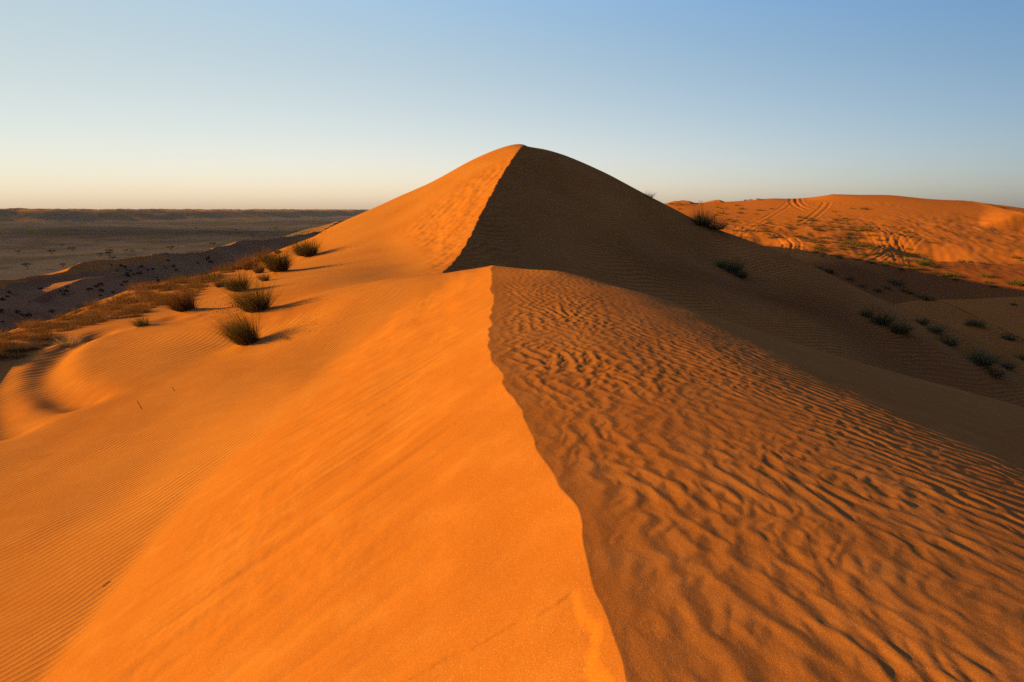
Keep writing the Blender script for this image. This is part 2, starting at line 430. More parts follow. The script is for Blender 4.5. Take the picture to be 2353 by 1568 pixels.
def micro(x, y, z):
    """displacement of the sand sheet too small for the landform: ripples, slip streaks, tracks, hollows"""
    d = np.zeros_like(z)
    ce = crest_edge(y)
    u = x - ce
    r = np.hypot(x, y)
    # big ripples right of the near crest
    m = (u > 0) & (u < 16) & (y > -2) & (y < 20)
    if m.any(): d[m] += near_ripples(x[m], y[m])
    # transverse ripples along the main crest
    m = (u > 0) & (u < 14) & (y > 24) & (y < 80)
    if m.any():
        X, Y, U = x[m], y[m], u[m]
        wy = Y + .35 * U + .5 * perlin(X / 2.2, Y / 2.2, 101) + .2 * perlin(X / .9, Y / .9, 102)
        h = np.sin(2 * np.pi * wy / .78 + 1.6 * perlin(X / 1.2, Y / 1.6, 103))
        width = 2.6 + 1.2 * perlin(Y / 5, Y * 0, 104)
        d[m] += .042 * crisp(h, .2) * sstep(0, .5, U) * (1 - sstep(width * .5, width * 1.7, U)) * sstep(26, 32, Y) * (1 - sstep(70, 76, Y))
    # streaks and hollows on the slip faces
    m = (u < 0) & (u > -14) & (y > -2) & (y < 78) & (r < 90)
    if m.any():
        X, Y, U = x[m], y[m], u[m]
        t = Y + .48 * (-U); s = -U
        sc = np.clip(Y / 12, .8, 5)
        on = sstep(-.05, .5, slip(X, Y) - left_floor(X, Y))
        st = perlin(t / (.33 * sc), s / (3.2 * sc), 111) * .010 + perlin(t / (.13 * sc), s / (2.0 * sc), 112) * .0035
        st = st * (.55 + .6 * sstep(-.2, .4, perlin(t / 1.7, s / 2.2, 113)))
        ho = perlin(X / .9, Y / 1.4, 114) * .02 + perlin((X + .4 * Y) / .42, (Y - .5 * X) / .8, 115) * .006
        lump = fbm((X + .3 * Y) / .16, (Y - .3 * X) / .22, 2, 117) * .004 * sstep(.05, .45, perlin(X / 1.6, Y / 1.6, 118))
        d[m] += on * np.minimum(sc, 3.2) * (3.0 * st * sstep(.15, 1.0, s) + (1.5 * ho + 1.5 * lump) * sstep(.1, .8, s) * .9)
    # slumped slab below the camera
    m = (u < .2) & (u > -1.6) & (y > .8) & (y < 3)
    if m.any():
        X, Y = x[m], y[m]
        wob = .022 * perlin(X / .16, Y / .16, 121) + .004 * perlin(X / .05, Y / .05, 122)
        dd, sd, _, _ = poly_dist(X, Y, FRACT)
        below = dd * sd + wob                       # positive on the camera side of the break
        de, se, _, _ = poly_dist(X, Y, RIM)
        inside = -de * se + .7 * wob                   # positive on the slip side of the rim strip
        d[m] -= (.009 * sstep(-.008, .014, below) + .055 * np.clip(below, 0, .45) * sstep(0, .1, below)) * sstep(-.022, .042, inside)
        d[m] -= .003 * np.exp(-((inside - .02) / .018) ** 2) * sstep(0, .05, below) * sstep(.0, .3, perlin(X / .09, Y / .09, 125))
    # soft hollows and mounds left of the dune foot
    m = (u < -2) & (y > 6) & (y < 26) & (x > -26)
    if m.any():
        X, Y = x[m], y[m]
        edge_ = sstep(2.0, 3.6, -u[m]) * sstep(6, 8, Y) * sstep(26, 22, Y) * sstep(-30, -24, X)
        for P, w, h in HOLLOWS:
            dd, sd, _, _ = poly_dist(X, Y, P)
            q = dd * sd
            d[m] -= edge_ * h * np.exp(-(dd / (w * (1 + .15 * perlin(X / 1.6, Y / 1.6, 130)))) ** 2)
        d[m] += edge_ * .02 * perlin(X / 1.4, Y / 2.0, 131)
    # vegetated brow: hummocky
    m = (u < -5.0) & (x > -45) & (y > 10) & (y < 60)
    if m.any():
        X, Y = x[m], y[m]
        dd, sd, _, _ = poly_dist(X, Y, BANDLINE)
        d[m] += (.10 * perlin(X / 1.1, Y / 1.1, 135) + .05 * perlin(X / .45, Y / .45, 136)) * np.exp(-((dd * sd - .8) / 2.6) ** 2) * sstep(5, 7, -u[m]) * sstep(10, 13, Y) * sstep(60, 50, Y)
    # sand banked up round the big tussocks, trailing to the lee
    for (mx_, my_), w, h in MOUNDS:
        k = (np.abs(x - mx_) < 4 * w) & (np.abs(y - my_) < 4 * w)
        if k.any():
            ax, ay = x[k] - mx_, y[k] - my_
            ax = np.where(ax > 0, ax / 1.9, ax)
            d[k] += h * np.exp(-(ax * ax + ay * ay) / (w * w) * 1.6)
    # far orange hills on the right
    m = (u > 20) & (y > 70) & (r < 300) & (x < 240)
    if m.any():
        X, Y = x[m], y[m]
        g = np.zeros_like(X)
        mid = sstep(100, 116, Y) * (1 - sstep(142, 158, Y))
        g += mid * (.14 * perlin(X / 9, Y / 9, 141) + .20 * perlin(X / 4, Y / 4, 142) + .12 * perlin(X / 1.5, Y / 1.5, 143))
        g += .25 * perlin(X / 30, Y / 30, 144) * sstep(80, 110, Y)
        for px_, py_, w, h in PITS:
            g -= h * np.exp(-((X - px_) ** 2 + (1.6 * (Y - py_)) ** 2) / (w * w))
        for P, w, h in TRACKS:
            k = (np.abs(X - (P[:, 0].min() + P[:, 0].max()) / 2) < (np.ptp(P[:, 0]) / 2 + 4)) & (np.abs(Y - (P[:, 1].min() + P[:, 1].max()) / 2) < (np.ptp(P[:, 1]) / 2 + 4))
            if k.any():
                dd, sd, _, _ = poly_dist(X[k], Y[k], P)
                for o in (-.85, .85):
                    q = (dd * sd - o) / w
                    g[k] += h * (-np.exp(-q * q) + .6 * np.exp(-(np.abs(q) - 1.7) ** 2 * 2))
        d[m] += g
    return d


def ground(x, y):
    x, y = np.asarray(x, float).ravel(), np.asarray(y, float).ravel()
    z = H0(x, y)
    return z + micro(x, y, z)


FRACT = np.array([hit(*p)[:2] for p in ((1375, 1318), (1335, 1345), (1280, 1385), (1200, 1425), (1150, 1455), (1090, 1482), (1010, 1520), (930, 1568), (800, 1640))])
RIM = np.array([hit(*p)[:2] for p in ((1318, 1352), (1333, 1395), (1352, 1425), (1372, 1440), (1374, 1470), (1362, 1492), (1366, 1520), (1385, 1545), (1398, 1568), (1420, 1640))])
_h = lambda L: np.array([hit(*p)[:2] for p in L])
HOLLOWS = [(_h([(215, 768), (180, 778), (145, 795), (120, 818), (106, 842), (108, 866), (124, 890), (150, 908), (185, 918)]), .55, .30),
           (_h([(125, 778), (90, 788), (55, 800), (30, 818), (8, 845), (-8, 880), (-8, 920), (0, 955), (18, 985)]), .60, .24),
           (_h([(470, 690), (430, 715), (400, 730), (370, 738)]), .5, .10)]
MOUNDS = [(hit(a, b, 5)[:2], w, h) for a, b, w, h in (
    (592, 722, .75, .12), (572, 796, .7, .10), (428, 722, .8, .22), (550, 674, .8, .16), (642, 629, 1.1, .2), (708, 592, 1.2, .16), (597, 630, .6, .1), (328, 753, .5, .08), (152, 782, .6, .12),
    (1640, 531, 1.6, .25), (1680, 630, 1.4, .25), (2024, 752, 1.6, .3), (2064, 772, 1.5, .3), (2146, 768, 1.3, .25), (2252, 845, 1.6, .3), (2238, 754, 1.8, .35))]
PITS = [hit(a, b, 60)[:2] + (w, h) for a, b, w, h in ((2130, 574, 7, 2.0), (2180, 580, 6, 1.6), (2000, 546, 5, 1.1), (1965, 540, 4, .8), (1900, 545, 5, .9), (1765, 552, 5, 1.0), (1720, 556, 4, .9), (1850, 535, 5, .7), (2075, 560, 4, .8), (2290, 590, 6, 1.2))]
BANDLINE = np.array([p[:2] for p in (BAND[0], BAND[1], BAND[2], BAND[3], BAND[4], BAND[5], BAND[6], BAND[7])])
TRACKS = []
for P, w, h in (
        ([(1823, 457), (1822, 466), (1830, 474), (1850, 483), (1890, 492), (1945, 501), (2010, 508), (2090, 516)], .55, .30),
        ([(1834, 456), (1836, 466), (1846, 474), (1870, 481), (1915, 488), (1990, 496), (2070, 503), (2150, 512)], .5, .26),
        ([(1700, 542), (1720, 526), (1745, 510), (1778, 490), (1800, 478), (1815, 466)], .5, .20),
        ([(1655, 552), (1672, 542), (1700, 522), (1740, 500), (1790, 482), (1820, 472)], .4, .10),
        ([(1845, 512), (1868, 498), (1882, 486), (1892, 478), (1900, 466)], .5, .20),
        ([(1880, 468), (1915, 478), (1970, 490), (2030, 498), (2090, 508), (2150, 520), (2230, 530), (2353, 540), (2420, 545)], .42, .24),
        ([(1940, 468), (1990, 476), (2030, 484), (2070, 496), (2110, 508), (2160, 516), (2240, 524), (2353, 531)], .36, .20),
        ([(1900, 470), (1935, 474), (1990, 482), (2060, 488), (2110, 494), (2180, 506), (2280, 518), (2380, 524)], .34, .16),
        ([(1850, 468), (1890, 466), (1950, 463), (2010, 466), (2060, 474), (2090, 484), (2130, 496)], .34, .14),
        ([(1930, 492), (1980, 500), (2060, 515), (2140, 526), (2250, 534), (2380, 540)], .34, .16),
        ([(1990, 520), (2050, 530), (2150, 540), (2250, 547), (2380, 551)], .3, .14),
        ([(2010, 530), (2080, 541), (2180, 550), (2280, 556), (2380, 558)], .3, .12),
        ([(2085, 530), (2060, 542), (2040, 560), (2020, 580), (2000, 594), (1975, 606)], .42, .20),
        ([(2030, 528), (2045, 540), (2060, 556), (2085, 575), (2110, 592), (2140, 602)], .42, .20),
        ([(2010, 522), (2030, 538), (2050, 560), (2060, 578), (2066, 594), (2070, 606)], .42, .18),
        ([(2060, 536), (2078, 550), (2100, 566), (2135, 582), (2180, 594), (2230, 602)], .38, .18),
        ([(2000, 532), (2020, 546), (2036, 565), (2030, 582), (2010, 594), (1990, 604)], .38, .17),
        ([(2110, 548), (2085, 560), (2055, 576), (2030, 592), (2005, 604)], .40, .18),
        ([(2045, 545), (2070, 562), (2110, 578), (2150, 590), (2200, 598)], .36, .16),
        ([(1790, 540), (1802, 548), (1812, 560), (1808, 575), (1792, 588), (1775, 596)], .4, .20),
        ([(1820, 545), (1830, 558), (1828, 574), (1815, 590)], .4, .18)):
    TRACKS.append((np.array([hit(a, b, 60)[:2] for a, b in P]), w * .7, h * (.30 if len(TRACKS) < 3 else .42)))


# ================================================================== the terrain mesh (one polar sheet cut into landforms)
az_f = R(float(globals().get('STEP', .085)))
azd = np.arange(-R(50), R(50), az_f)
azs = np.concatenate([np.linspace(-math.pi, -R(50), 100)[:-1], azd, np.linspace(R(50), math.pi, 100)[:-1]])
rr = [0.02, .2, .45, .7, .9, 1.1, 1.25]
DL = float(globals().get('DLN', .0031))
while rr[-1] < 190: rr.append(rr[-1] * (1 + DL))
while rr[-1] < 900: rr.append(rr[-1] * (1 + DL * 1.7))
while rr[-1] < 9000: rr.append(rr[-1] * (1 + DL * 3.2))
rr = np.array(rr)
NA, NR = len(azs), len(rr)
gx = (np.sin(azs)[None, :] * rr[:, None]).ravel()
gy = (np.cos(azs)[None, :] * rr[:, None]).ravel()
gz = H0(gx, gy)
base_z = gz.copy()
gz = gz + micro(gx, gy, gz)

# per-vertex soil description used by the materials (soil and ripples; some masks also carry painted shade)
u_all = gx - crest_edge(gy)
r_all = np.hypot(gx, gy)
ph = np.zeros(len(gx)); rip1 = np.zeros(len(gx)); rip2 = np.zeros(len(gx))
m = (u_all < 0) & (r_all < 110)
X, Y = gx[m], gy[m]
wob = .35 * perlin(X / 3.1, Y / 3.1, 151) + .06 * perlin(X / .7, Y / .7, 152)
# ripple crests run away from the camera and lean right
ph[m] = (.88 * X - .47 * Y + wob)
onfl = 1 - sstep(-.04, .10, slip(X, Y) - left_floor(X, Y))
rip1[m] = onfl * (.55 + .6 * perlin(X / 4, Y / 4, 153)) * sstep(-36, -26, X) * (1 - sstep(70, 85, Y))
m = (u_all > 0) & (gy > 18) & (gy < 85) & (gx < 60)
X, Y = gx[m], gy[m]
ph[m] = (-.30 * X + .95 * Y + .9 * perlin(X / 9, Y / 9, 155) + .25 * perlin(X / 3, Y / 3, 156))
rip2[m] = sstep(20, 26, Y) * (.75 + .5 * perlin(X / 8, Y / 8, 157))
soil = sstep(-30, -60, gx + .2 * gy * 0) * 0.0
left_v = (u_all < 0) & (r_all > 70)
dR, sR, _, _ = poly_dist(gx, gy, RIDGE)
plain = np.where(left_v, sstep(4, 40, dR * sR + 6 * perlin(gx / 14, gy / 14, 161)) * sstep(0, 1, sR), 0) * sstep(60, 120, r_all)
dF, sF, _, _ = poly_dist(gx, gy, FAR)
plain = plain * (1 - .85 * sstep(-150, -90, dF * sF + 12 * perlin(gx / 40, gy / 40, 162)) * (r_all > 600))
green = np.where(left_v, np.exp(-((dR * sR - 22) / 26) ** 2) * .9 + np.exp(-((dR * sR + 42) / 13) ** 2) * 1.0 + .5 * np.exp(-((dR * sR - 110) / 45) ** 2), 0)
green = np.clip(green, 0, 1) * (r_all > 75)
red_shade = np.zeros(len(gx))  # redder sand in the hollows, with their shade darkened into the colour
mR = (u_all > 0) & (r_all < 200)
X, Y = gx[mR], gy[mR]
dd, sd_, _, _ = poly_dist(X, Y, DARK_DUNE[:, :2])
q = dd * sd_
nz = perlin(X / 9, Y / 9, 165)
red_shade[mR] = np.clip(sstep(.3, 3, q + 1.0 * nz) * (1 - sstep(22, 30, q + 4 * nz)) * sstep(28, 40, X) * sstep(-60, -20, -np.abs(X - 70)) +
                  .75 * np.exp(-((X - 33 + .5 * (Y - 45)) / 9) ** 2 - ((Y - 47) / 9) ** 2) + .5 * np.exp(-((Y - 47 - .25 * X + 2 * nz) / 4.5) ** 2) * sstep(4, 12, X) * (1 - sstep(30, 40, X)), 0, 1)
dark = np.zeros(len(gx))  # scrub tone plus the shaded side of the swells, painted into the soil colour
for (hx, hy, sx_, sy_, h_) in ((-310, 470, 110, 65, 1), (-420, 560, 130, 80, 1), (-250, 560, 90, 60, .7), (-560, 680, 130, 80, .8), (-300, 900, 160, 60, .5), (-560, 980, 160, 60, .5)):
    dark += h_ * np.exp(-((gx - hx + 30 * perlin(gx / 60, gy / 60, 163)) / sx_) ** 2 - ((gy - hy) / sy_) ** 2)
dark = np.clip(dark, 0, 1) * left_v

# faces and landform regions
ii = (np.arange(NR - 1)[:, None] * NA + np.arange(NA)[None, :])
jj = (np.arange(NR - 1)[:, None] * NA + (np.arange(NA)[None, :] + 1) % NA)
quads = np.stack([ii, jj, jj + NA, ii + NA], -1).reshape(-1, 4)
fc = quads[:, 0]
fx_, fy_ = gx[fc], gy[fc]
reg = np.zeros(len(quads), np.int8)                     # 0 dune
lf = left_v[fc]
brow = lf & (base_z[fc] < -13.2 + 0 * fx_) | (lf & (r_all[fc] > 190))
reg[brow] = 1                                            # ridge beyond
reg[brow & (sR[fc] > 0) & (dR[fc] > 16)] = 2             # plain
reg[brow & ((sF[fc] > 0) | (dF[fc] < 165)) & (r_all[fc] > 500)] = 3   # far ridge
reg[(u_all[fc] > 0) & (gy[fc] > 84 - .12 * gx[fc]) & (gx[fc] > 14 + .0 * gy[fc])] = 4
reg[(u_all[fc] > 0) & (gx[fc] > 40) & (gy[fc] > 45) & (base_z[fc] > -30) & (gx[fc] > 78 - .6 * gy[fc])] = 4


def make_ground(name, k, mat):
    q = quads[reg == k]
    ids, inv = np.unique(q.ravel(), return_inverse=True)
    me = bpy.data.meshes.new(name)
    n = len(ids)
    me.vertices.add(n)
    me.vertices.foreach_set('co', np.stack([gx[ids], gy[ids], gz[ids]], 1).astype(np.float32).ravel())
    me.loops.add(len(inv)); me.loops.foreach_set('vertex_index', inv.astype(np.int32))
    me.polygons.add(len(q))
    me.polygons.foreach_set('loop_start', np.arange(0, len(inv), 4, dtype=np.int32))
    me.polygons.foreach_set('loop_total', np.full(len(q), 4, np.int32))
    me.polygons.foreach_set('use_smooth', np.ones(len(q), bool))
    me.update(calc_edges=True)
    for nm, arr in (('phase', ph), ('rip1', rip1), ('rip2', rip2), ('plain', plain), ('green', green), ('dark', dark), ('red_shade', red_shade)):
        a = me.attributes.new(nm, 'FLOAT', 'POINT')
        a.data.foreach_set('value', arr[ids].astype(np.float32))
    o = bpy.data.objects.new(name, me); COL.objects.link(o)
    o['kind'] = 'structure'
    me.materials.append(mat)
    return o


# ================================================================== materials
class NT:
    def __init__(self, name):
        self.m = bpy.data.materials.new(name); self.m.use_nodes = True
        self.t = self.m.node_tree; self.t.nodes.clear()
        self.out = self.n('ShaderNodeOutputMaterial')
        self.b = self.n('ShaderNodeBsdfPrincipled'); self.l(self.b.outputs[0], self.out.inputs[0])
        self.b.inputs['Roughness'].default_value = .95; self.b.inputs['Diffuse Roughness'].default_value = 0.0
        self.b.inputs['Specular IOR Level'].default_value = 0.0

    def n(self, t, **kw):
        o = self.t.nodes.new(t)
        for k, v in kw.items(): setattr(o, k, v)
        return o

    def l(self, a, b): self.t.links.new(a, b)

    def val(self, s, v):
        if hasattr(v, 'is_linked') or hasattr(v, 'links'): self.l(v, s)
        else: s.default_value = v

    def math(self, op, a, b=0.0, c=0.0, clamp=False):
        o = self.n('ShaderNodeMath', operation=op, use_clamp=clamp)
        for s, v in zip(o.inputs, (a, b, c)): self.val(s, v)
        return o.outputs[0]

    def mix(self, f, a, b):
        o = self.n('ShaderNodeMix', data_type='RGBA')
        self.val(o.inputs[0], f)
        for s, v in ((o.inputs[6], a), (o.inputs[7], b)):
            if isinstance(v, tuple): s.default_value = (*v, 1)
            else: self.l(v, s)
        return o.outputs[2]

    def noise(self, vec, scale, detail=3, rough=.55, dist=0.0):
        o = self.n('ShaderNodeTexNoise'); o.inputs['Scale'].default_value = scale; o.inputs['Detail'].default_value = detail
        o.inputs['Roughness'].default_value = rough; o.inputs['Distortion'].default_value = dist
        if vec is not None: self.l(vec, o.inputs['Vector'])
        return o.outputs['Fac']

    def attr(self, nm):
        return self.n('ShaderNodeAttribute', attribute_name=nm).outputs['Fac']

    def rng(self, v, a, b, c=0.0, d=1.0):
        o = self.n('ShaderNodeMapRange', interpolation_type='SMOOTHSTEP'); self.l(v, o.inputs[0])
        for i, q in enumerate((a, b, c, d)): o.inputs[i + 1].default_value = q
        return o.outputs[0]

    def bump(self, h, dist, strength=1.0, normal=None):
        o = self.n('ShaderNodeBump'); o.inputs['Distance'].default_value = dist
        self.val(o.inputs['Strength'], strength); self.l(h, o.inputs['Height'])
        if normal is not None: self.l(normal, o.inputs['Normal'])
        return o.outputs[0]

    def mapv(self, vec, sx, sy, sz, rz=0.0):
        o = self.n('ShaderNodeMapping'); self.l(vec, o.inputs[0]); o.inputs['Scale'].default_value = (sx, sy, sz); o.inputs['Rotation'].default_value = (0, 0, rz)
        return o.outputs[0]


SAND = (.231, .0840, .0162)
SAND_PALE = (.258, .102, .0235)
SAND_RED = (.212, .0700, .0122)


def sand_material(name, tint=None):
    t = NT(name)
    pos = t.n('ShaderNodeNewGeometry').outputs['Position']
    big = t.noise(pos, .22, 3)
    sml = t.noise(pos, 2.1, 4)
    c = t.mix(t.rng(big, .35, .65), SAND_RED, SAND)
    c = t.mix(t.math('MULTIPLY', t.rng(sml, .42, .72), .55), c, SAND_PALE)
    # wind-combed grain sorting down the slopes
    st = t.noise(t.mapv(pos, .8, 5.0, 1.0, R(-27)), 1.0, 3)
    c = t.mix(t.math('MULTIPLY', t.rng(st, .40, .70), .45), c, SAND_RED)
    c = t.mix(t.math('MULTIPLY', t.attr('rip1'), .45), c, (.272, .118, .0255))
    grain = t.noise(pos, 120, 4, .85)
    c = t.mix(t.math('MULTIPLY', t.rng(grain, .42, .66), .42), c, (.135, .044, .0085))
    c = t.mix(t.math('MULTIPLY', t.rng(t.noise(pos, 190, 1), .60, .74), .40), c, (.46, .25, .09))
    if tint: c = t.mix(tint[0], c, tint[1])
    c = t.mix(t.math('MULTIPLY', t.attr('red_shade'), .8), c, (.115, .034, .0085))  # reddish sand and painted hollow shade together
    t.l(c, t.b.inputs['Base Color'])
    phs = t.attr('phase')
    def wave(lam, k=2.2):
        s = t.math('SINE', t.math('MULTIPLY', phs, 2 * math.pi / lam))
        return t.math('POWER', t.math('MULTIPLY_ADD', s, .5, .5), k)
    n = t.bump(t.noise(pos, 110, 4, .8), .0030, .6)
    n = t.bump(t.noise(pos, 7, 4, .6), .012, .35, n)
    sep = t.n('ShaderNodeSeparateXYZ'); t.l(pos, sep.inputs[0])
    dist = t.n('ShaderNodeVectorMath', operation='LENGTH'); t.l(pos, dist.inputs[0]); dist = dist.outputs['Value']
    r1 = t.attr('rip1')
    near = t.math('MULTIPLY', r1, t.rng(dist, 14, 24, 1, 0))
    far = t.math('MULTIPLY', r1, t.rng(dist, 14, 24, 0, 1))
    n = t.bump(t.math('MULTIPLY', wave(.105), near), .0095, 1.0, n)
    n = t.bump(t.math('MULTIPLY', wave(.24), far), .016, 1.0, n)
    n = t.bump(t.math('MULTIPLY', wave(.46), t.attr('rip2')), .13, 1.0, n)
    t.l(n, t.b.inputs['Normal'])
    return t


def plain_material(name):
    t = NT(name)
    pos = t.n('ShaderNodeNewGeometry').outputs['Position']
    sand = t.mix(t.rng(t.noise(pos, .08, 4), .35, .65), (.140, .059, .020), (.175, .077, .027))
    gravel = t.mix(t.rng(t.noise(pos, .035, 5), .38, .62), (.039, .033, .0285), (.066, .054, .044))
    gravel = t.mix(t.math('MULTIPLY', t.rng(t.noise(pos, .9, 4, .7), .52, .66), .55), gravel, (.040, .034, .022))
    trk = t.noise(t.mapv(pos, .004, .022, .02, R(14)), 1.0, 3, .6, .6)
    gravel = t.mix(t.math('MULTIPLY', t.rng(trk, .54, .62), .45), gravel, (.080, .064, .048))
    gravel = t.mix(t.math('MULTIPLY', t.attr('dark'), .85), gravel, (.0165, .0155, .0165))  # scrub tone and painted shade of the swells
    c = t.mix(t.attr('plain'), sand, gravel)
    gr = t.math('MULTIPLY', t.attr('green'), t.math('MULTIPLY', t.rng(t.noise(pos, .09, 4, .65), .50, .60), t.rng(t.noise(pos, .8, 3, .7), .40, .58)))
    c = t.mix(t.math('MULTIPLY', gr, .85), c, (.050, .066, .015))
    scr = t.math('MULTIPLY', t.rng(t.noise(pos, .38, 4, .75), .60, .66), .6)
    c = t.mix(scr, c, (.036, .030, .018))
    t.l(c, t.b.inputs['Base Color'])
    n = t.bump(t.noise(pos, .45, 5, .65), .3, .5)
    n = t.bump(t.noise(pos, 2.5, 3, .6), .12, .5, n)
    t.l(n, t.b.inputs['Normal'])
    return t


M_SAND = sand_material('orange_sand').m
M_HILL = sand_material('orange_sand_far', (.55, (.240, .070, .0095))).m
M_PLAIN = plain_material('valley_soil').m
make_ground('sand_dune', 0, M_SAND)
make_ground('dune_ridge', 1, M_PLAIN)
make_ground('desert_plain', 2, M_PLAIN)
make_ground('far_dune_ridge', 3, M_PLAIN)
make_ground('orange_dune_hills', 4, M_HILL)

# ================================================================== sky, sun, camera
EXPO = 1.9
HAZE = .00003
SKY_DROP = math.log(.05 * 2 ** EXPO / .1)
SUN_EL, SUN_AZ = R(13.5), R(-93)                    # azimuth from +y, negative to the left
W = bpy.data.worlds.new('World'); S.world = W; W.use_nodes = True
wt = W.node_tree; wt.nodes.clear()
sky = wt.nodes.new('ShaderNodeTexSky'); sky.sky_type = 'NISHITA'; sky.sun_disc = False
sky.sun_elevation = SUN_EL; sky.sun_rotation = SUN_AZ
sky.altitude = 200; sky.air_density = 1.0; sky.dust_density = 1.0; sky.ozone_density = 1.0
bg = wt.nodes.new('ShaderNodeBackground'); bg.inputs[1].default_value = .05
wo = wt.nodes.new('ShaderNodeOutputWorld')


def wm(op, a, b=0.0, c=0.0):
    n = wt.nodes.new('ShaderNodeMath'); n.operation = op
    for s_, v in zip(n.inputs, (a, b, c)):
        if hasattr(v, 'links'): wt.links.new(v, s_)
        else: s_.default_value = v
    return n.outputs[0]


# fitted sky tint: the sky is paler and warmer towards the horizon and towards the sun than the clean-air model
tc = wt.nodes.new('ShaderNodeTexCoord'); sx = wt.nodes.new('ShaderNodeSeparateXYZ'); wt.links.new(tc.outputs['Generated'], sx.inputs[0])
vx, ve = sx.outputs[0], wm('MINIMUM', wm('MAXIMUM', sx.outputs[2], 0.0), .35)
comb = wt.nodes.new('ShaderNodeCombineColor')
SKY_TINT = [[0.740, -0.330, 1.521, -3.463, -1.418, -1.693], [0.640, -0.300, 0.388, 1.632, -0.458, -1.346], [0.915, -0.227, -2.899, 9.509, 0.383, -1.087]]
for k, c in enumerate(SKY_TINT):
    p = wm('ADD', c[0] - SKY_DROP, wm('MULTIPLY', vx, c[1]))
    p = wm('ADD', p, wm('MULTIPLY', ve, wm('ADD', c[2], wm('MULTIPLY', ve, c[3]))))
    p = wm('ADD', p, wm('MULTIPLY', vx, wm('ADD', wm('MULTIPLY', ve, c[4]), wm('MULTIPLY', vx, c[5]))))
    p = wm('ADD', p, wm('MULTIPLY', wm('MINIMUM', sx.outputs[1], 0.0), .7))  # sky behind the camera dimmed, added to deepen slopes facing it
    p = wm('ADD', p, wm('MULTIPLY', wm('MAXIMUM', wm('SUBTRACT', sx.outputs[2], .35), 0.0), (1.3, 1.1, 2.1)[k]))  # bluish zenith boost added as fill light for the shadows
    wt.links.new(wm('EXPONENT', p), comb.inputs[k])
mulc = wt.nodes.new('ShaderNodeMix'); mulc.data_type = 'RGBA'; mulc.blend_type = 'MULTIPLY'; mulc.inputs[0].default_value = 1.0
mulc.clamp_result = False
wt.links.new(sky.outputs[0], mulc.inputs[6]); wt.links.new(comb.outputs[0], mulc.inputs[7])
wt.links.new(mulc.outputs[2], bg.inputs[0]); wt.links.new(bg.outputs[0], wo.inputs[0])

sd = bpy.data.lights.new('sun', 'SUN'); sd.energy = 5.0; sd.angle = R(.5); sd.color = (1, .57, .01)
so = bpy.data.objects.new('sun', sd); COL.objects.link(so)
import mathutils
dirv = mathutils.Vector((-math.sin(SUN_AZ) * math.cos(SUN_EL), -math.cos(SUN_AZ) * math.cos(SUN_EL), -math.sin(SUN_EL)))
so.rotation_euler = dirv.to_track_quat('-Z', 'Y').to_euler(); so.location = (-60, -15, 40)

cd = bpy.data.cameras.new('camera'); cam = bpy.data.objects.new('camera', cd); COL.objects.link(cam)
cd.sensor_width = 36; cd.lens = 36 * FPX / 2353; cd.clip_start = .05; cd.clip_end = 20000
cam.rotation_euler = (math.pi / 2 - PIT, 0, 0)
S.camera = cam
S.view_settings.view_transform = 'Standard'; S.view_settings.look = 'None'; S.view_settings.gamma = 1
S.view_settings.exposure = EXPO
S.cycles.use_denoising = bool(globals().get('DENOISE', False))
S.cycles.max_bounces = 6

# ================================================================== desert air
hz = NT('haze_air'); hz.t.nodes.remove(hz.b)
pv = hz.n('ShaderNodeVolumePrincipled'); pv.inputs['Density'].default_value = HAZE
pv.inputs['Color'].default_value = (.42, .60, 1.0, 1); pv.inputs['Anisotropy'].default_value = 0.0
hz.l(pv.outputs[0], hz.out.inputs['Volume'])
if HAZE > 0:
    L_ = 9600.0
    V = [(x, y, z) for z in (-60.0, 14.0) for (x, y) in ((-L_, -L_), (L_, -L_), (L_, L_), (-L_, L_))]
    me = bpy.data.meshes.new('haze'); me.from_pydata(V, [], [(0, 3, 2, 1), (4, 5, 6, 7), (0, 1, 5, 4), (1, 2, 6, 5), (2, 3, 7, 6), (3, 0, 4, 7)]); me.update()
    ho_ = bpy.data.objects.new('haze', me); COL.objects.link(ho_); me.materials.append(hz.m); ho_['kind'] = 'stuff'

# ================================================================== plants
def gz_at(x, y): return float(ground([x], [y])[0])


def spot(px, py, ymin=5):
    x, y, _ = hit(px, py, ymin)
    return x, y, gz_at(x, y)


def leaf_material(name, c1, c2, trans=.35, scale=6.0):
    t = NT(name)
    oi = t.n('ShaderNodeObjectInfo')
    pos = t.n('ShaderNodeNewGeometry').outputs['Position']
    f = t.rng(t.noise(pos, scale, 3, .7), .32, .68)
    c = t.mix(f, c1, c2)
    c = t.mix(t.math('MULTIPLY', oi.outputs['Random'], .35), c, c2)
    t.l(c, t.b.inputs['Base Color'])
    t.b.inputs['Roughness'].default_value = .7
    tr = t.n('ShaderNodeBsdfTranslucent'); t.l(c, tr.inputs[0])
    mx = t.n('ShaderNodeMixShader'); mx.inputs[0].default_value = trans
    t.l(t.b.outputs[0], mx.inputs[1]); t.l(tr.outputs[0], mx.inputs[2]); t.l(mx.outputs[0], t.out.inputs[0])
    return t.m


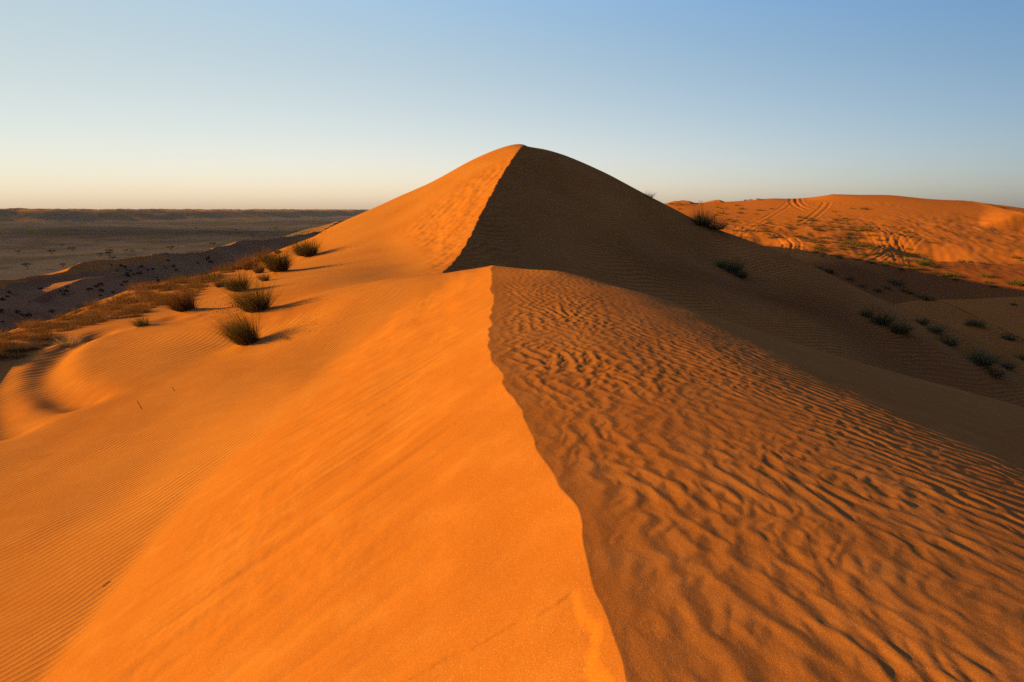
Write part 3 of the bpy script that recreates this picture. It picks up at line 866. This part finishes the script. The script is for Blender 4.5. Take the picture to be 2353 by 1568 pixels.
M_OLIVE = leaf_material('olive_blades', (.036, .030, .009), (.078, .056, .017), .28)
M_TAWNY = leaf_material('tawny_blades', (.085, .036, .012), (.165, .074, .025), .28)
M_STRAW = leaf_material('straw', (.20, .115, .05), (.30, .19, .09), .28)
M_GREEN = leaf_material('green_blades', (.042, .046, .014), (.080, .080, .026))
M_SEED = leaf_material('dark_seed', (.022, .014, .008), (.05, .03, .014), .1)
M_BARK = leaf_material('bark', (.05, .038, .026), (.085, .062, .04), 0.0)
M_CROWN = leaf_material('acacia_leaves', (.012, .014, .007), (.026, .027, .012), .15, .8)
M_SCRUB = leaf_material('scrub_leaves', (.045, .034, .018), (.075, .052, .027), .2, 3)
M_CANVAS = leaf_material('pale_canvas', (.20, .195, .185), (.25, .24, .225), 0.0)


def mesh_obj(name, V, F, mat, parent=None):
    me = bpy.data.meshes.new(name)
    me.from_pydata(V, [], F); me.update()
    me.materials.append(mat)
    o = bpy.data.objects.new(name, me); COL.objects.link(o)
    if parent is not None: o.parent = parent
    return o


TIPS = []


def blades(n, h, spread, lean, width, rnd, droop=.5, base=.25, hmin=.45, segs=4):
    """a fan of curved tapering blades rising from a small base"""
    V, F = [], []
    for _ in range(n):
        a = rnd.uniform(0, 2 * math.pi)
        rb = base * math.sqrt(rnd.random())
        bx, by = rb * math.cos(a), rb * math.sin(a) * .8
        a2 = a + rnd.gauss(0, .6)
        L = h * rnd.uniform(hmin, 1.0) * (1.28 if rnd.random() < .07 else 1.0)
        tilt = spread * (rb / base) * rnd.uniform(.35, 1.15) + rnd.uniform(0, .12)
        dx, dy = math.cos(a2) * math.sin(tilt) + lean[0], math.sin(a2) * math.sin(tilt) + lean[1]
        dz = max(.12, math.cos(tilt))
        k = math.sqrt(dx * dx + dy * dy + dz * dz); dx, dy, dz = dx / k, dy / k, dz / k
        pa = rnd.uniform(0, math.pi)
        wx, wy = math.cos(pa), math.sin(pa)
        w = width * rnd.uniform(.6, 1.3)
        x, y, z = bx, by, -.04
        i0 = len(V); dr = droop * rnd.uniform(.2, 1.0)
        for s in range(segs + 1):
            t = s / segs
            ww = w * (1 - .8 * t)
            V.append((x - wx * ww, y - wy * ww, z)); V.append((x + wx * ww, y + wy * ww, z))
            x += dx * L / segs; y += dy * L / segs; z += dz * L / segs
            TIPS.append((x, y, z)) if s == segs else None
            dz -= dr * .5 / segs * (1 + t); hx = math.hypot(dx, dy) + 1e-6
            dx += dx / hx * dr * .25 / segs; dy += dy / hx * dr * .25 / segs
        for s in range(segs):
            F.append((i0 + 2 * s, i0 + 2 * s + 1, i0 + 2 * s + 3, i0 + 2 * s + 2))
    return V, F


def seeds(n, tips, rnd, r=.014):
    V, F = [], []
    tips = sorted(tips, key=lambda q: -q[2])[:max(n * 2, 10)]
    for (cx, cy, cz) in rnd.sample(tips, min(n, len(tips))):
        i = len(V); q = r * rnd.uniform(.7, 1.4); cz -= rnd.uniform(.02, .12)
        V += [(cx - q, cy, cz), (cx, cy, cz - 1.5 * q), (cx + q, cy, cz), (cx, cy, cz + 1.5 * q), (cx, cy - q, cz), (cx, cy + q, cz)]
        F += [(i, i + 1, i + 2, i + 3), (i + 4, i + 1, i + 5, i + 3)]
    return V, F


def tag(o, label, cat, group=None, kind=None):
    if label: o['label'] = label
    if cat: o['category'] = cat
    if group: o['group'] = group
    if kind: o['kind'] = kind


def empty(name, loc, rz=0.0, sc=1.0):
    o = bpy.data.objects.new(name, None); COL.objects.link(o)
    o.location = loc; o.rotation_euler = (0, 0, rz); o.scale = (sc, sc, sc) if not isinstance(sc, tuple) else sc
    o.empty_display_size = .2
    return o


def tussock(name, seed, h=.8, n=420, spread=1.0, lean=(-.12, 0), width=.006, mats=None, base=.3, nseed=40, dry=.3, droop=.5, litter=0, parts=('blades', 'dry_stalks', 'spikes')):
    rnd = random.Random(seed)
    r = empty(name, (0, 0, -500))
    main, second = mats
    TIPS.clear()
    V, F = blades(int(n * (1 - dry)), h, spread, lean, width, rnd, droop, base)
    tips = [q for q in TIPS if q[2] > .35 * h]
    mesh_obj(parts[0], V, F, main, r)
    if dry > 0:
        V, F = blades(int(n * dry), h * .8, spread * 1.35, lean, width * .9, rnd, droop * 1.6, base * 1.1, .3)
        mesh_obj(parts[1], V, F, second, r)
    if litter:
        V, F = blades(litter, h * .55, 1.6, lean, width, rnd, .9, base * 1.5, .3)
        mesh_obj('litter', [(x, y, max(.0, z * .22)) for x, y, z in V], F, M_STRAW, r)
    if nseed:
        o = [c for c in r.children if c.name.startswith(parts[1])][0]
        SV, SF = seeds(nseed, tips, rnd, max(.009, width * 2.4))
        me = o.data; V0 = [tuple(v.co) for v in me.vertices]; F0 = [tuple(p.vertices) for p in me.polygons]
        nf = len(F0); me.clear_geometry()
        me.from_pydata(V0 + SV, [], F0 + [tuple(i + len(V0) for i in f) for f in SF]); me.update()
        me.materials.append(M_SEED)
        mi = np.zeros(len(me.polygons), np.int32); mi[nf:] = 1
        me.polygons.foreach_set('material_index', mi)
    return r


def copy_tree(o, parent=None):
    c = o.copy(); COL.objects.link(c)
    if parent is not None: c.parent = parent
    for ch in list(o.children):
        if ch.name in KEEP: copy_tree(ch, c)
    return c


PROTO = {}
KEEP = set()


def place(kind, make, loc, rz, sc, label, cat, group=None, wide=1.0):
    """first of a kind is the built one, the rest are copies of it and of each of its parts"""
    if kind not in PROTO:
        o = make(); PROTO[kind] = o
        for ch in o.children: KEEP.add(ch.name)
    else:
        src = PROTO[kind]
        o = src.copy(); COL.objects.link(o)
        for ch in [c for c in bpy.data.objects if c.parent == src] if False else CH[kind]:
            c = ch.copy(); COL.objects.link(c); c.parent = o
        for k in ('group', 'label'):
            if k in o: del o[k]
    if kind not in CH: CH[kind] = list(o.children)
    o.location = loc; o.rotation_euler = (0, 0, rz); o.scale = (sc * wide, sc * wide, sc)
    tag(o, label, cat, group)
    return o


CH = {}
VPX = 1.0 / FPX


def width_scale(loc, px, nominal):
    """metres from the size seen"""
    d = loc[1] * CP - loc[2] * SP
    return px * VPX * d / nominal


# ---- big tussocks on the lit left slope, each one built on its own
BIG = [
    ((592, 722), 84, .80, 62, (M_OLIVE, M_TAWNY), 3, (-.20, .0), 60, 'big olive grass tussock with a long shadow, the farther of the two largest'),
    ((572, 796), 88, .85, 70, (M_OLIVE, M_TAWNY), 5, (-.30, .0), 90, 'big spiky grass tussock lowest on the lit slope and nearest the camera'),
    ((428, 722), 72, .75, 52, (M_TAWNY, M_OLIVE), 8, (-.35, .0), 40, 'brown tussock leaning downhill on a hump at the edge of the tawny band'),
    ((550, 674), 56, .60, 36, (M_OLIVE, M_TAWNY), 9, (-.25, .0), 40, 'olive half-buried tussock between the big shadowed tussock and the tawny grass band'),
    ((642, 629), 62, .75, 46, (M_OLIVE, M_TAWNY), 12, (-.15, .0), 40, 'tall olive tussock on the dune brow with a small dry tuft at its foot'),
    ((708, 592), 62, .75, 38, (M_OLIVE, M_TAWNY), 14, (-.20, .0), 40, 'highest olive tussock on the left skyline of the tall dune'),
    ((597, 630), 30, .50, 20, (M_TAWNY, M_OLIVE), 15, (-.2, .0), 10, 'small reddish tussock just left of the tall olive brow tussock'),
    ((610, 646), 26, .45, 17, (M_TAWNY, M_STRAW), 16, (-.2, .0), 0, 'small dry tuft just below the tall olive brow tussock'),
    ((508, 660), 24, .45, 18, (M_TAWNY, M_OLIVE), 17, (-.2, .0), 8, 'small lone tuft between the olive half-buried tussock and the tawny band'),
    ((614, 603), 38, .70, 30, (M_TAWNY, M_TAWNY), 18, (-.15, .0), 10, 'rust-brown tussock on the brow skyline behind the tall olive one'),
    ((576, 620), 46, .75, 36, (M_TAWNY, M_TAWNY), 19, (-.15, .0), 10, 'wide rust-brown tussock where the tawny band meets the brow skyline'),
    ((328, 753), 46, .55, 22, (M_OLIVE, M_STRAW), 20, (-.3, .0), 4, 'small isolated tuft with a short shadow on bare sand below the tawny band'),
]
for (bp, wpx, h, hpx, mats, sd_, lean, ns, lab) in BIG:
    loc = spot(*bp)
    d = loc[1] * CP - loc[2] * SP
    hh = hpx * VPX * d * 1.38; ww = wpx * VPX * d
    n = 1500 if wpx > 50 else 520
    o = tussock('grass_tussock', sd_, h=hh, n=n, spread=min(1.15, (.72 + .06 * (sd_ % 5)) * ww / hh), lean=(lean[0] * (1.2 + .12 * (sd_ % 6)), .06 * (sd_ % 4) - .1), width=max(.0036, d * .00025), mats=mats, base=ww * .26, nseed=ns, dry=.34, droop=.45, litter=60 if wpx > 50 else 24)
    o.location = loc; o.rotation_euler = (0, 0, 0)
    tag(o, lab, 'grass tussock')

# ---- tawny band along the left brow
def inside(P, x, y):
    c = False
    for i in range(len(P)):
        (x1, y1), (x2, y2) = P[i], P[i - 1]
        if (y1 > y) != (y2 > y) and x < (x2 - x1) * (y - y1) / (y2 - y1) + x1: c = not c
    return c


rb = random.Random(21)
POLY = [(-40, 825), (-40, 775), (0, 768), (100, 735), (250, 690), (330, 655), (400, 641), (470, 628), (540, 608), (605, 589), (588, 610), (520, 638), (470, 662), (440, 690), (370, 712), (300, 733), (200, 752), (100, 783), (40, 808)]
pts = []
tries = 0
while len(pts) < 185 and tries < 6000:
    tries += 1
    px, py = rb.uniform(-40, 605), rb.uniform(588, 825)
    if not inside(POLY, px, py): continue
    if any((px - a) ** 2 + ((py - b) * 1.8) ** 2 < 9 ** 2 for a, b in pts): continue
    pts.append((px, py))
for i, (px, py) in enumerate(sorted(pts, key=lambda q: q[1])):
    loc = spot(px, py)
    k = i % 5
    mk = lambda k=k: tussock('dry_tussock', 100 + k, h=.52, n=330, spread=1.15, lean=(-.15, .05), width=.0055, mats=((M_TAWNY, M_STRAW), (M_TAWNY, M_TAWNY), (M_OLIVE, M_TAWNY), (M_TAWNY, M_TAWNY), (M_TAWNY, M_OLIVE))[k],
                             base=.30, nseed=0, dry=.4, parts=('blades', 'dry_stalks', 'spikes'))
    place('band%d' % k, mk, loc, rb.uniform(-.6, .6), rb.uniform(.65, 1.4) * min(1.8, max(.62, loc[1] / 34)), 'dry tawny grass tussock in the thick band along the left brow of the dune', 'grass tussock', 'tawny tussocks along the left brow', 1.15)

# ---- dry flattened tuft, sprig, creeper, twigs
loc = spot(152, 782)
o = tussock('dead_tussock', 31, h=.55, n=200, spread=1.35, lean=(-.35, .1), width=.006, mats=(M_STRAW, M_TAWNY), base=.35, nseed=0, dry=.4, droop=1.1)
o.location = loc; tag(o, 'flattened dead tussock of pale straw above the curved shadow hollow at left', 'grass tussock')
loc = spot(90, 1052)
V, F = blades(26, .16, .7, (-.1, 0), .0022, random.Random(33), .3, .12)
o = mesh_obj('dry_sprig', V, F, M_TAWNY); o.location = loc; tag(o, 'tiny dry sprig sticking out of the smooth sand near the left edge', 'grass sprig')
loc = spot(668, 778)
r_ = empty('creeping_plant', loc)
rnd = random.Random(35)
V, F = [], []
V, F = blades(70, .42, 1.5, (-.8, -.35), .0035, rnd, .6, .16, .4)
mesh_obj('leaves', [(x, y, max(-.02, z * .35)) for x, y, z in V], F, M_OLIVE, r_)
V, F = blades(46, .62, 1.6, (-1.3, -.7), .003, rnd, .5, .22, .4)
mesh_obj('stems', [(x, y, max(-.02, z * .22)) for x, y, z in V], F, M_TAWNY, r_)
tag(r_, 'low creeping plant sprawled on the sand right of the nearest big tussock', 'plant')


def stick(name, p0, p1, rad, mat, label, bend=.03, cat='twig'):
    a, b = spot(*p0, 2), spot(*p1, 2)
    n = 7; V, F = [], []
    for i in range(n):
        t = i / (n - 1)
        x, y = a[0] + (b[0] - a[0]) * t, a[1] + (b[1] - a[1]) * t
        y += bend * math.sin(t * 3.1) ; z = gz_at(x, y) + rad * 1.6
        for k in range(5):
            an = 2 * math.pi * k / 5
            V.append((x + rad * .7 * math.cos(an) * .4, y + rad * math.cos(an), z + rad * math.sin(an)))
    for i in range(n - 1):
        for k in range(5):
            F.append((i * 5 + k, i * 5 + (k + 1) % 5, i * 5 + 5 + (k + 1) % 5, i * 5 + 5 + k))
    F.append(tuple(range(4, -1, -1))); F.append(tuple(range((n - 1) * 5, n * 5)))
    o = mesh_obj(name, V, F, mat); tag(o, label, cat)


stick('twig', (235, 1350), (252, 1338), .0035, M_BARK, 'dark bent twig lying on the sand at the foot of the smooth near slope')
stick('straw_stalk', (394, 890), (401, 899), .003, M_BARK, 'thin straight straw lying on the sand right of the curved shadow hollow', 0, 'straw')
stick('straw_stalk', (314, 921), (326, 942), .003, M_TAWNY, 'longer pale straw lying on the sand below the curved shadow hollow', 0, 'straw')

# ---- right side, in the shade of the dunes
SHADE = [
    ((1490, 454), 30, 17, (M_OLIVE, M_STRAW), 41, 0, 110, 'wispy tuft seen against the sky on the right skyline of the tall dune'),
    ((1614, 520), 48, 38, (M_GREEN, M_OLIVE), 42, 25, 620, 'upright dark tussock on the right skyline in front of the orange hills'),
    ((1642, 532), 58, 32, (M_GREEN, M_OLIVE), 43, 10, 520, 'dense green tussock downhill of the dark one on the right skyline'),
    ((1656, 616), 26, 18, (M_GREEN, M_OLIVE), 44, 0, 240, 'pale green tuft at the upper end of the green clump on the dark dune face'),
    ((1680, 630), 46, 34, (M_GREEN, M_GREEN), 45, 0, 520, 'bright green tussock in the middle of the dark dune face'),
    ((1703, 641), 28, 22, (M_GREEN, M_OLIVE), 46, 0, 300, 'low green tuft at the lower end of the green clump on the dark dune face'),
    ((1990, 728), 30, 26, (M_OLIVE, M_TAWNY), 47, 20, 260, 'thin tuft at the left end of the dark tussock row on the shaded slope'),
    ((2024, 752), 56, 34, (M_OLIVE, M_GREEN), 48, 50, 700, 'broad dark tussock with many seed heads under the dune nose'),
    ((2064, 772), 52, 36, (M_OLIVE, M_GREEN), 49, 40, 640, 'dark tussock sloping downhill right of the broad seed-headed one'),
    ((2118, 744), 40, 20, (M_OLIVE, M_GREEN), 50, 0, 300, 'pale feathery grass on the rim of the dune nose'),
    ((2146, 768), 46, 24, (M_GREEN, M_OLIVE), 51, 20, 420, 'green tuft just below the pale feathery grass on the dune nose'),
    ((2180, 792), 44, 28, (M_GREEN, M_OLIVE), 52, 25, 420, 'lower green seed-headed tuft of the diagonal row on the dune nose'),
    ((2252, 845), 60, 46, (M_GREEN, M_OLIVE), 53, 10, 760, 'large dark green tussock near the right edge in the shaded bowl'),
    ((2286, 868), 40, 30, (M_OLIVE, M_STRAW), 54, 0, 300, 'trailing olive tuft right below the large dark green tussock'),
    ((2312, 846), 36, 26, (M_GREEN, M_OLIVE), 55, 0, 300, 'soft green tuft right of the large dark green tussock'),
    ((2346, 826), 34, 20, (M_GREEN, M_OLIVE), 56, 0, 240, 'faint green tuft cut by the right edge on the dune nose'),
    ((2238, 754), 56, 20, (M_GREEN, M_OLIVE), 57, 0, 520, 'low cushion-shaped tussock on the smooth dark dune beyond the nose'),
    ((2318, 780), 30, 22, (M_GREEN, M_OLIVE), 58, 0, 300, 'small tussock right of the cushion-shaped one on the dark dune'),
    ((2330, 702), 16, 9, (M_GREEN, M_OLIVE), 59, 0, 160, 'tiny tuft near the crest of the smooth dark dune at the right edge'),
]
for (bp, wpx, hpx, mats, sd_, ns, n, lab) in SHADE:
    loc = spot(*bp, 20)
    d = loc[1] * CP - loc[2] * SP
    hh, ww = hpx * VPX * d * (1.3 if sd_ < 47 else 1.05), wpx * VPX * d
    o = tussock('grass_tussock', sd_, h=hh, n=int(n * 1.15), spread=min(1.3, .95 * ww / hh), lean=((.22 if sd_ % 2 else -.05), -.12 + .05 * (sd_ % 3)), width=d * .00024, mats=mats, base=ww * .30, nseed=ns, dry=.3, droop=.5)
    o.location = loc
    tag(o, lab, 'grass tussock')
# tussock standing in the dip just behind the near crest
b_ = ray(2020, 848)
yy = 16.5
loc = (b_[0] * yy, yy, gz_at(b_[0] * yy, yy))
top = ray(2020, 812)[1] * yy
o = tussock('grass_tussock', 61, h=max(.5, (top - loc[2]) * 1.05), n=420, spread=.75, lean=(0, 0), width=.005, mats=(M_OLIVE, M_STRAW), base=.4, nseed=20, dry=.4)
o.location = loc; tag(o, 'pale spiky tussock rising from behind the near dune crest on the right', 'grass tussock')

# ---- shaded hollow below the orange hills
z5 = lambda a, b: ((2800 + a / 1.8156) / 1.7408, (1000 + b / 1.8156) / 1.7408)
DARK = [(860, 132), (940, 162), (1085, 212), (1180, 267), (1290, 302), (1350, 278), (1425, 250), (1480, 302), (1525, 318), (1610, 348), (1660, 368), (1800, 182), (1865, 197), (1855, 216),
        (2075, 195), (2095, 240), (2130, 272), (2300, 252), (1615, 100), (1410, 102), (1345, 116), (1500, 110), (1530, 140), (1600, 142), (1700, 168), (1250, 96), (1690, 124), (1350, 90), (1460, 144), (930, 150), (1020, 60), (1770, 190)]
rs = random.Random(63)
for i, (a, b) in enumerate(DARK):
    px, py = z5(a, b)
    loc = spot(px, py, 60)
    k = i % 3
    mk = lambda k=k: tussock('shaded_tuft', 200 + k, h=.8, n=200, spread=1.1, lean=(0, 0), width=.02, mats=((M_GREEN, M_OLIVE), (M_OLIVE, M_GREEN), (M_GREEN, M_TAWNY))[k], base=.5, nseed=0, dry=.3)
    big = 1.7 if (a, b) in ((2075, 195), (2300, 252), (1425, 250), (1615, 100)) else 1.0
    place('shade%d' % k, mk, loc, rs.uniform(0, 6), rs.uniform(.75, 1.25) * big, 'dark grass tuft in the shaded hollow below the sunlit orange hills', 'grass tuft', 'tufts in the shaded hollow', 1.2)

# ---- sunlit tufts on the orange hills
z4 = lambda a, b: ((3200 + a / 2.6261) / 1.7408, (720 + b / 2.6261) / 1.7408)
z3 = lambda a, b: ((2400 + a / 2.6144) / 1.7408, (700 + b / 2.6144) / 1.7408)
HILL = [z4(*p) for p in ((40, 470), (70, 405), (130, 435), (200, 500), (150, 520), (100, 640), (130, 605), (180, 580), (270, 575), (240, 650), (310, 520), (320, 450), (440, 410), (470, 405), (510, 415), (440, 460),
                         (520, 510), (450, 525), (550, 550), (610, 565), (560, 620), (480, 640), (515, 655), (605, 660), (655, 640), (440, 600), (380, 500), (720, 540), (715, 500), (830, 600), (160, 755), (200, 735),
                         (340, 800), (400, 785), (440, 710), (500, 700), (580, 720), (620, 775), (660, 810), (720, 690), (735, 720), (790, 735), (820, 770), (765, 770), (1150, 665), (1220, 690), (1265, 740), (1065, 515), (1120, 555),
                         (1035, 590), (1370, 650), (1490, 615), (1505, 780), (1590, 790), (1680, 810), (1720, 825), (1770, 830), (1820, 815), (1915, 860), (2140, 440), (2040, 430), (2225, 415), (1960, 470), (2010, 460), (2335, 825), (2270, 800),
                         (550, 300), (670, 305), (1100, 840), (580, 825), (640, 690), (570, 690), (2110, 345), (2200, 325), (2260, 350), (2330, 355), (2050, 300), (2110, 292), (1995, 262))]
HILL += [z3(*p) for p in ((745, 302), (800, 318), (845, 312), (830, 355), (1225, 340), (1270, 353), (1320, 348), (1475, 357), (1465, 397), (1650, 370), (1795, 357), (1215, 420), (1270, 400), (1350, 470), (1380, 490),
                          (1655, 250), (1525, 270), (1580, 265), (1680, 270), (1410, 597), (1530, 600), (1640, 600), (1720, 600), (1700, 540), (1760, 515), (1950, 520), (1960, 560), (1820, 640), (2040, 632), (2190, 690), (2240, 650),
                          (2140, 520), (2200, 545), (2260, 575), (2300, 545), (2080, 480), (2220, 485), (2330, 690), (2250, 800), (2290, 775))]
ah = rh = random.Random(65)
base = list(HILL)
while len(HILL) < 250:
    a, b = rh.choice(base[:45] + base[80:])
    q = (a + rh.gauss(0, 14), b + rh.gauss(0, 7))
    if q[1] > 470 and q[1] < 598 and q[0] > 1660: HILL.append(q)
for i, (px, py) in enumerate(HILL):
    loc = spot(px, py, 85)
    if loc[1] > 240: loc = spot(px, py + 3, 85)
    k = i % 4
    mk = lambda k=k: tussock('sunlit_tuft', 300 + k, h=.75, n=170, spread=1.15, lean=(-.1, 0), width=.016, mats=((M_OLIVE, M_STRAW), (M_TAWNY, M_OLIVE), (M_OLIVE, M_STRAW), (M_OLIVE, M_TAWNY))[k], base=.5, nseed=0, dry=.4)
    sc = rh.uniform(.6, 1.35) * (1.5 if i in (56, 55, 58, 30) else 1.0) * (.75 if i >= len(base) else 1.0)
    place('hill%d' % k, mk, loc, rh.uniform(0, 6), sc, 'sunlit grass tuft on the orange dune hills at right', 'grass tuft', 'tufts on the orange hills', 1.25)

# ---- shrubs on the shaded ridge beyond the left brow
def shrub(seed, w=1.0, h=.6, n=170):
    rnd = random.Random(seed); V, F = [], []
    for _ in range(n):
        a = rnd.uniform(0, 2 * math.pi); t = rnd.random() ** .5
        e = rnd.uniform(0, 1) ** .8
        x, y, z = w * .5 * t * math.cos(a), w * .5 * t * math.sin(a), h * e * math.sqrt(max(0, 1 - t * t * .8)) + .02
        s = .10 * rnd.uniform(.6, 1.4)
        d1 = [rnd.gauss(0, 1) for _ in range(3)]; d2 = [rnd.gauss(0, 1) for _ in range(3)]
        n1 = math.sqrt(sum(q * q for q in d1)); n2 = math.sqrt(sum(q * q for q in d2))
        d1 = [q / n1 * s for q in d1]; d2 = [q / n2 * s for q in d2]
        i = len(V)
        V += [(x - d1[0], y - d1[1], z - d1[2]), (x + d2[0], y + d2[1], z + d2[2]), (x + d1[0], y + d1[1], z + d1[2]), (x - d2[0], y - d2[1], z - d2[2])]
        F.append((i, i + 1, i + 2, i + 3))
    return V, F


def make_shrub(k):
    V, F = shrub(400 + k)
    return mesh_obj('desert_shrub', V, F, M_SCRUB)


rd = random.Random(71)
ZONE = [(0, 660), (60, 665), (130, 655), (200, 660), (260, 625), (330, 615), (420, 605), (480, 590), (560, 575), (640, 560), (720, 545), (690, 570), (620, 590), (560, 605), (480, 625), (400, 640), (300, 660), (220, 690), (100, 725), (0, 745)]
pts = []
while len(pts) < 40:
    px, py = rd.uniform(0, 720), rd.uniform(545, 745)
    if inside(ZONE, px, py): pts.append((px, py))
for (a, b) in ((1130, 715), (1185, 770), (1225, 720), (1265, 735), (1280, 760), (1320, 775), (1290, 805), (1305, 825), (1350, 810), (1395, 745), (1430, 730), (1475, 745), (1500, 765), (1545, 755), (1680, 740), (1700, 670), (1280, 880), (1395, 885), (1260, 890), (975, 930)):
    pts.append((a / 2.5286 / 1.7408, (780 + b / 2.5286) / 1.7408))
for i, (px, py) in enumerate(pts):
    loc = spot(px, py, 60)
    k = i % 3
    place('scrub%d' % k, lambda k=k: make_shrub(k), loc, rd.uniform(0, 6), rd.uniform(.35, .95) * (1 + max(0, (loc[1] - 130) / 160)), 'low dark shrub on the shaded dune ridge beyond the left brow', 'shrub', 'shrubs on the shaded ridge', 1.0)

# ---- acacias on the plain
def make_acacia(seed):
    rnd = random.Random(seed)
    r = empty('acacia_tree', (0, 0, -500))
    V, F = [], []

    def limb(p, q, r0, r1):
        i = len(V); ax = mathutils.Vector(q) - mathutils.Vector(p); ax.normalize()
        u = ax.orthogonal().normalized(); v = ax.cross(u)
        for c, rr_ in ((p, r0), (q, r1)):
            for k in range(6):
                an = k * math.pi / 3
                V.append(tuple(mathutils.Vector(c) + (u * math.cos(an) + v * math.sin(an)) * rr_))
        for k in range(6): F.append((i + k, i + (k + 1) % 6, i + 6 + (k + 1) % 6, i + 6 + k))

    hb = rnd.uniform(1.0, 1.5)
    limb((0, 0, -.3), (.12, 0, hb), .22, .17)
    tips = []
    for k in range(5):
        a = k * 2 * math.pi / 5 + rnd.uniform(-.3, .3)
        m_ = (.12 + 1.0 * math.cos(a), 1.0 * math.sin(a), hb + 1.1)
        limb((.12, 0, hb - .1), m_, .13, .09)
        for _ in range(2):
            a3 = a + rnd.uniform(-.5, .5); rr_ = rnd.uniform(1.8, 2.7)
            e = (rr_ * math.cos(a3), rr_ * math.sin(a3), hb + rnd.uniform(1.7, 2.2))
            limb(m_, e, .08, .04); tips.append(e)
    mesh_obj('trunk', V, F, M_BARK, r)
    V, F = [], []
    clumps = tips + [(rnd.uniform(-1.6, 1.6), rnd.uniform(-1.6, 1.6), hb + rnd.uniform(1.9, 2.5)) for _ in range(7)]
    for (cx, cy, cz) in clumps:
        cr = rnd.uniform(.65, 1.1)
        for _ in range(60):
            a = rnd.uniform(0, 2 * math.pi); t = rnd.random() ** .5 * cr
            x, y, z = cx + t * math.cos(a), cy + t * math.sin(a), cz + rnd.gauss(0, .16) + .25 * (1 - t / cr)
            s = rnd.uniform(.07, .16)
            d1 = mathutils.Vector((rnd.gauss(0, 1), rnd.gauss(0, 1), rnd.gauss(0, .5))).normalized() * s
            d2 = mathutils.Vector((rnd.gauss(0, 1), rnd.gauss(0, 1), rnd.gauss(0, .5))).normalized() * s
            c = mathutils.Vector((x, y, z)); i = len(V)
            V += [tuple(c - d1), tuple(c + d2), tuple(c + d1), tuple(c - d2)]
            F.append((i, i + 1, i + 2, i + 3))
    mesh_obj('crown', V, F, M_CROWN, r)
    return r


za = lambda a, b: (a / 2.5286 / 1.7408, (780 + b / 2.5286) / 1.7408)
zb = lambda a, b: ((600 + a / 2.34) / 1.7408, (780 + b / 2.34) / 1.7408)
TREES = [(za(a, b), w / 2.5286 / 1.7408) for a, b, w in (
    (185, 606, 55), (245, 602, 22), (525, 610, 66), (735, 580, 64), (1015, 632, 50), (1117, 604, 66), (1110, 636, 74), (1140, 674, 60), (1275, 586, 40), (1340, 584, 32),
    (1465, 567, 26), (1730, 570, 64), (280, 755, 78), (640, 736, 54), (1000, 698, 46), (630, 527, 34), (545, 346, 14), (1000, 323, 16), (1625, 296, 26), (1735, 306, 18))]
TREES += [(zb(a, b), w / 2.34 / 1.7408) for a, b, w in (
    (590, 490, 54), (755, 388, 34), (825, 384, 42), (960, 402, 36), (1365, 357, 28), (1180, 327, 28), (932, 333, 24), (805, 348, 34), (435, 327, 28), (1125, 326, 18), (1038, 400, 14), (205, 283, 14),
    (1265, 214, 10), (1320, 216, 14), (1490, 219, 14), (1468, 219, 10), (1125, 243, 14), (1345, 252, 14))]
ORD = ['first', 'second', 'third', 'fourth', 'fifth', 'sixth', 'seventh', 'eighth', 'ninth', 'tenth', 'eleventh', 'twelfth', 'thirteenth', 'fourteenth', 'fifteenth', 'sixteenth', 'seventeenth', 'eighteenth', 'nineteenth', 'twentieth']
recs = []
for (p, w) in TREES:
    x, y, z = spot(p[0], p[1], 150)
    recs.append([p, w, (x, y, z)])
rows = {'nearest': [], 'middle': [], 'farthest': []}
for rec in recs:
    rows['nearest' if rec[0][1] > 560 else 'middle' if rec[0][1] > 512 else 'farthest'].append(rec)
for nm, L in rows.items():
    L.sort(key=lambda q: (round(q[0][0] / 3), -q[0][1]))
    for i, (p, w, loc) in enumerate(L):
        k = (i * 7 + len(nm)) % 3
        d = loc[1] * CP - loc[2] * SP
        sc = w * VPX * d / 5.0
        place('tree%d' % k, lambda k=k: make_acacia(500 + k), (loc[0], loc[1], loc[2]), i * 1.7, sc,
              'flat-topped acacia on the valley plain, %s from the left in the %s row of trees' % (ORD[i], nm), 'tree', 'acacias on the valley plain')

# ---- two small pale tents far out on the plain
for i, (p, lab) in enumerate((((729.5, 511.5), 'tiny pale tent far out on the plain, the left one of two'), ((742, 511.5), 'tiny pale tent far out on the plain, the right one of two'))):
    loc = spot(p[0], p[1], 300)
    r_ = empty('tent', loc, .4 + i, .45)
    V = [(-2, -1.5, -.2), (2, -1.5, -.2), (2, 1.5, -.2), (-2, 1.5, -.2), (-2, -1.5, 1.5), (2, -1.5, 1.5), (2, 1.5, 1.5), (-2, 1.5, 1.5)]
    mesh_obj('wall', V, [(0, 1, 5, 4), (1, 2, 6, 5), (2, 3, 7, 6), (3, 0, 4, 7)], M_CANVAS, r_)
    V = [(-2.2, -1.7, 1.45), (2.2, -1.7, 1.45), (2.2, 1.7, 1.45), (-2.2, 1.7, 1.45), (-2.2, 0, 2.5), (2.2, 0, 2.5)]
    mesh_obj('roof', V, [(0, 1, 5, 4), (2, 3, 4, 5), (1, 2, 5), (3, 0, 4)], M_CANVAS, r_)
    mesh_obj('door', [(-.5, -1.53, -.2), (.5, -1.53, -.2), (.5, -1.53, 1.3), (-.5, -1.53, 1.3)], [(0, 1, 2, 3)], M_BARK, r_)
    tag(r_, lab, 'tent')
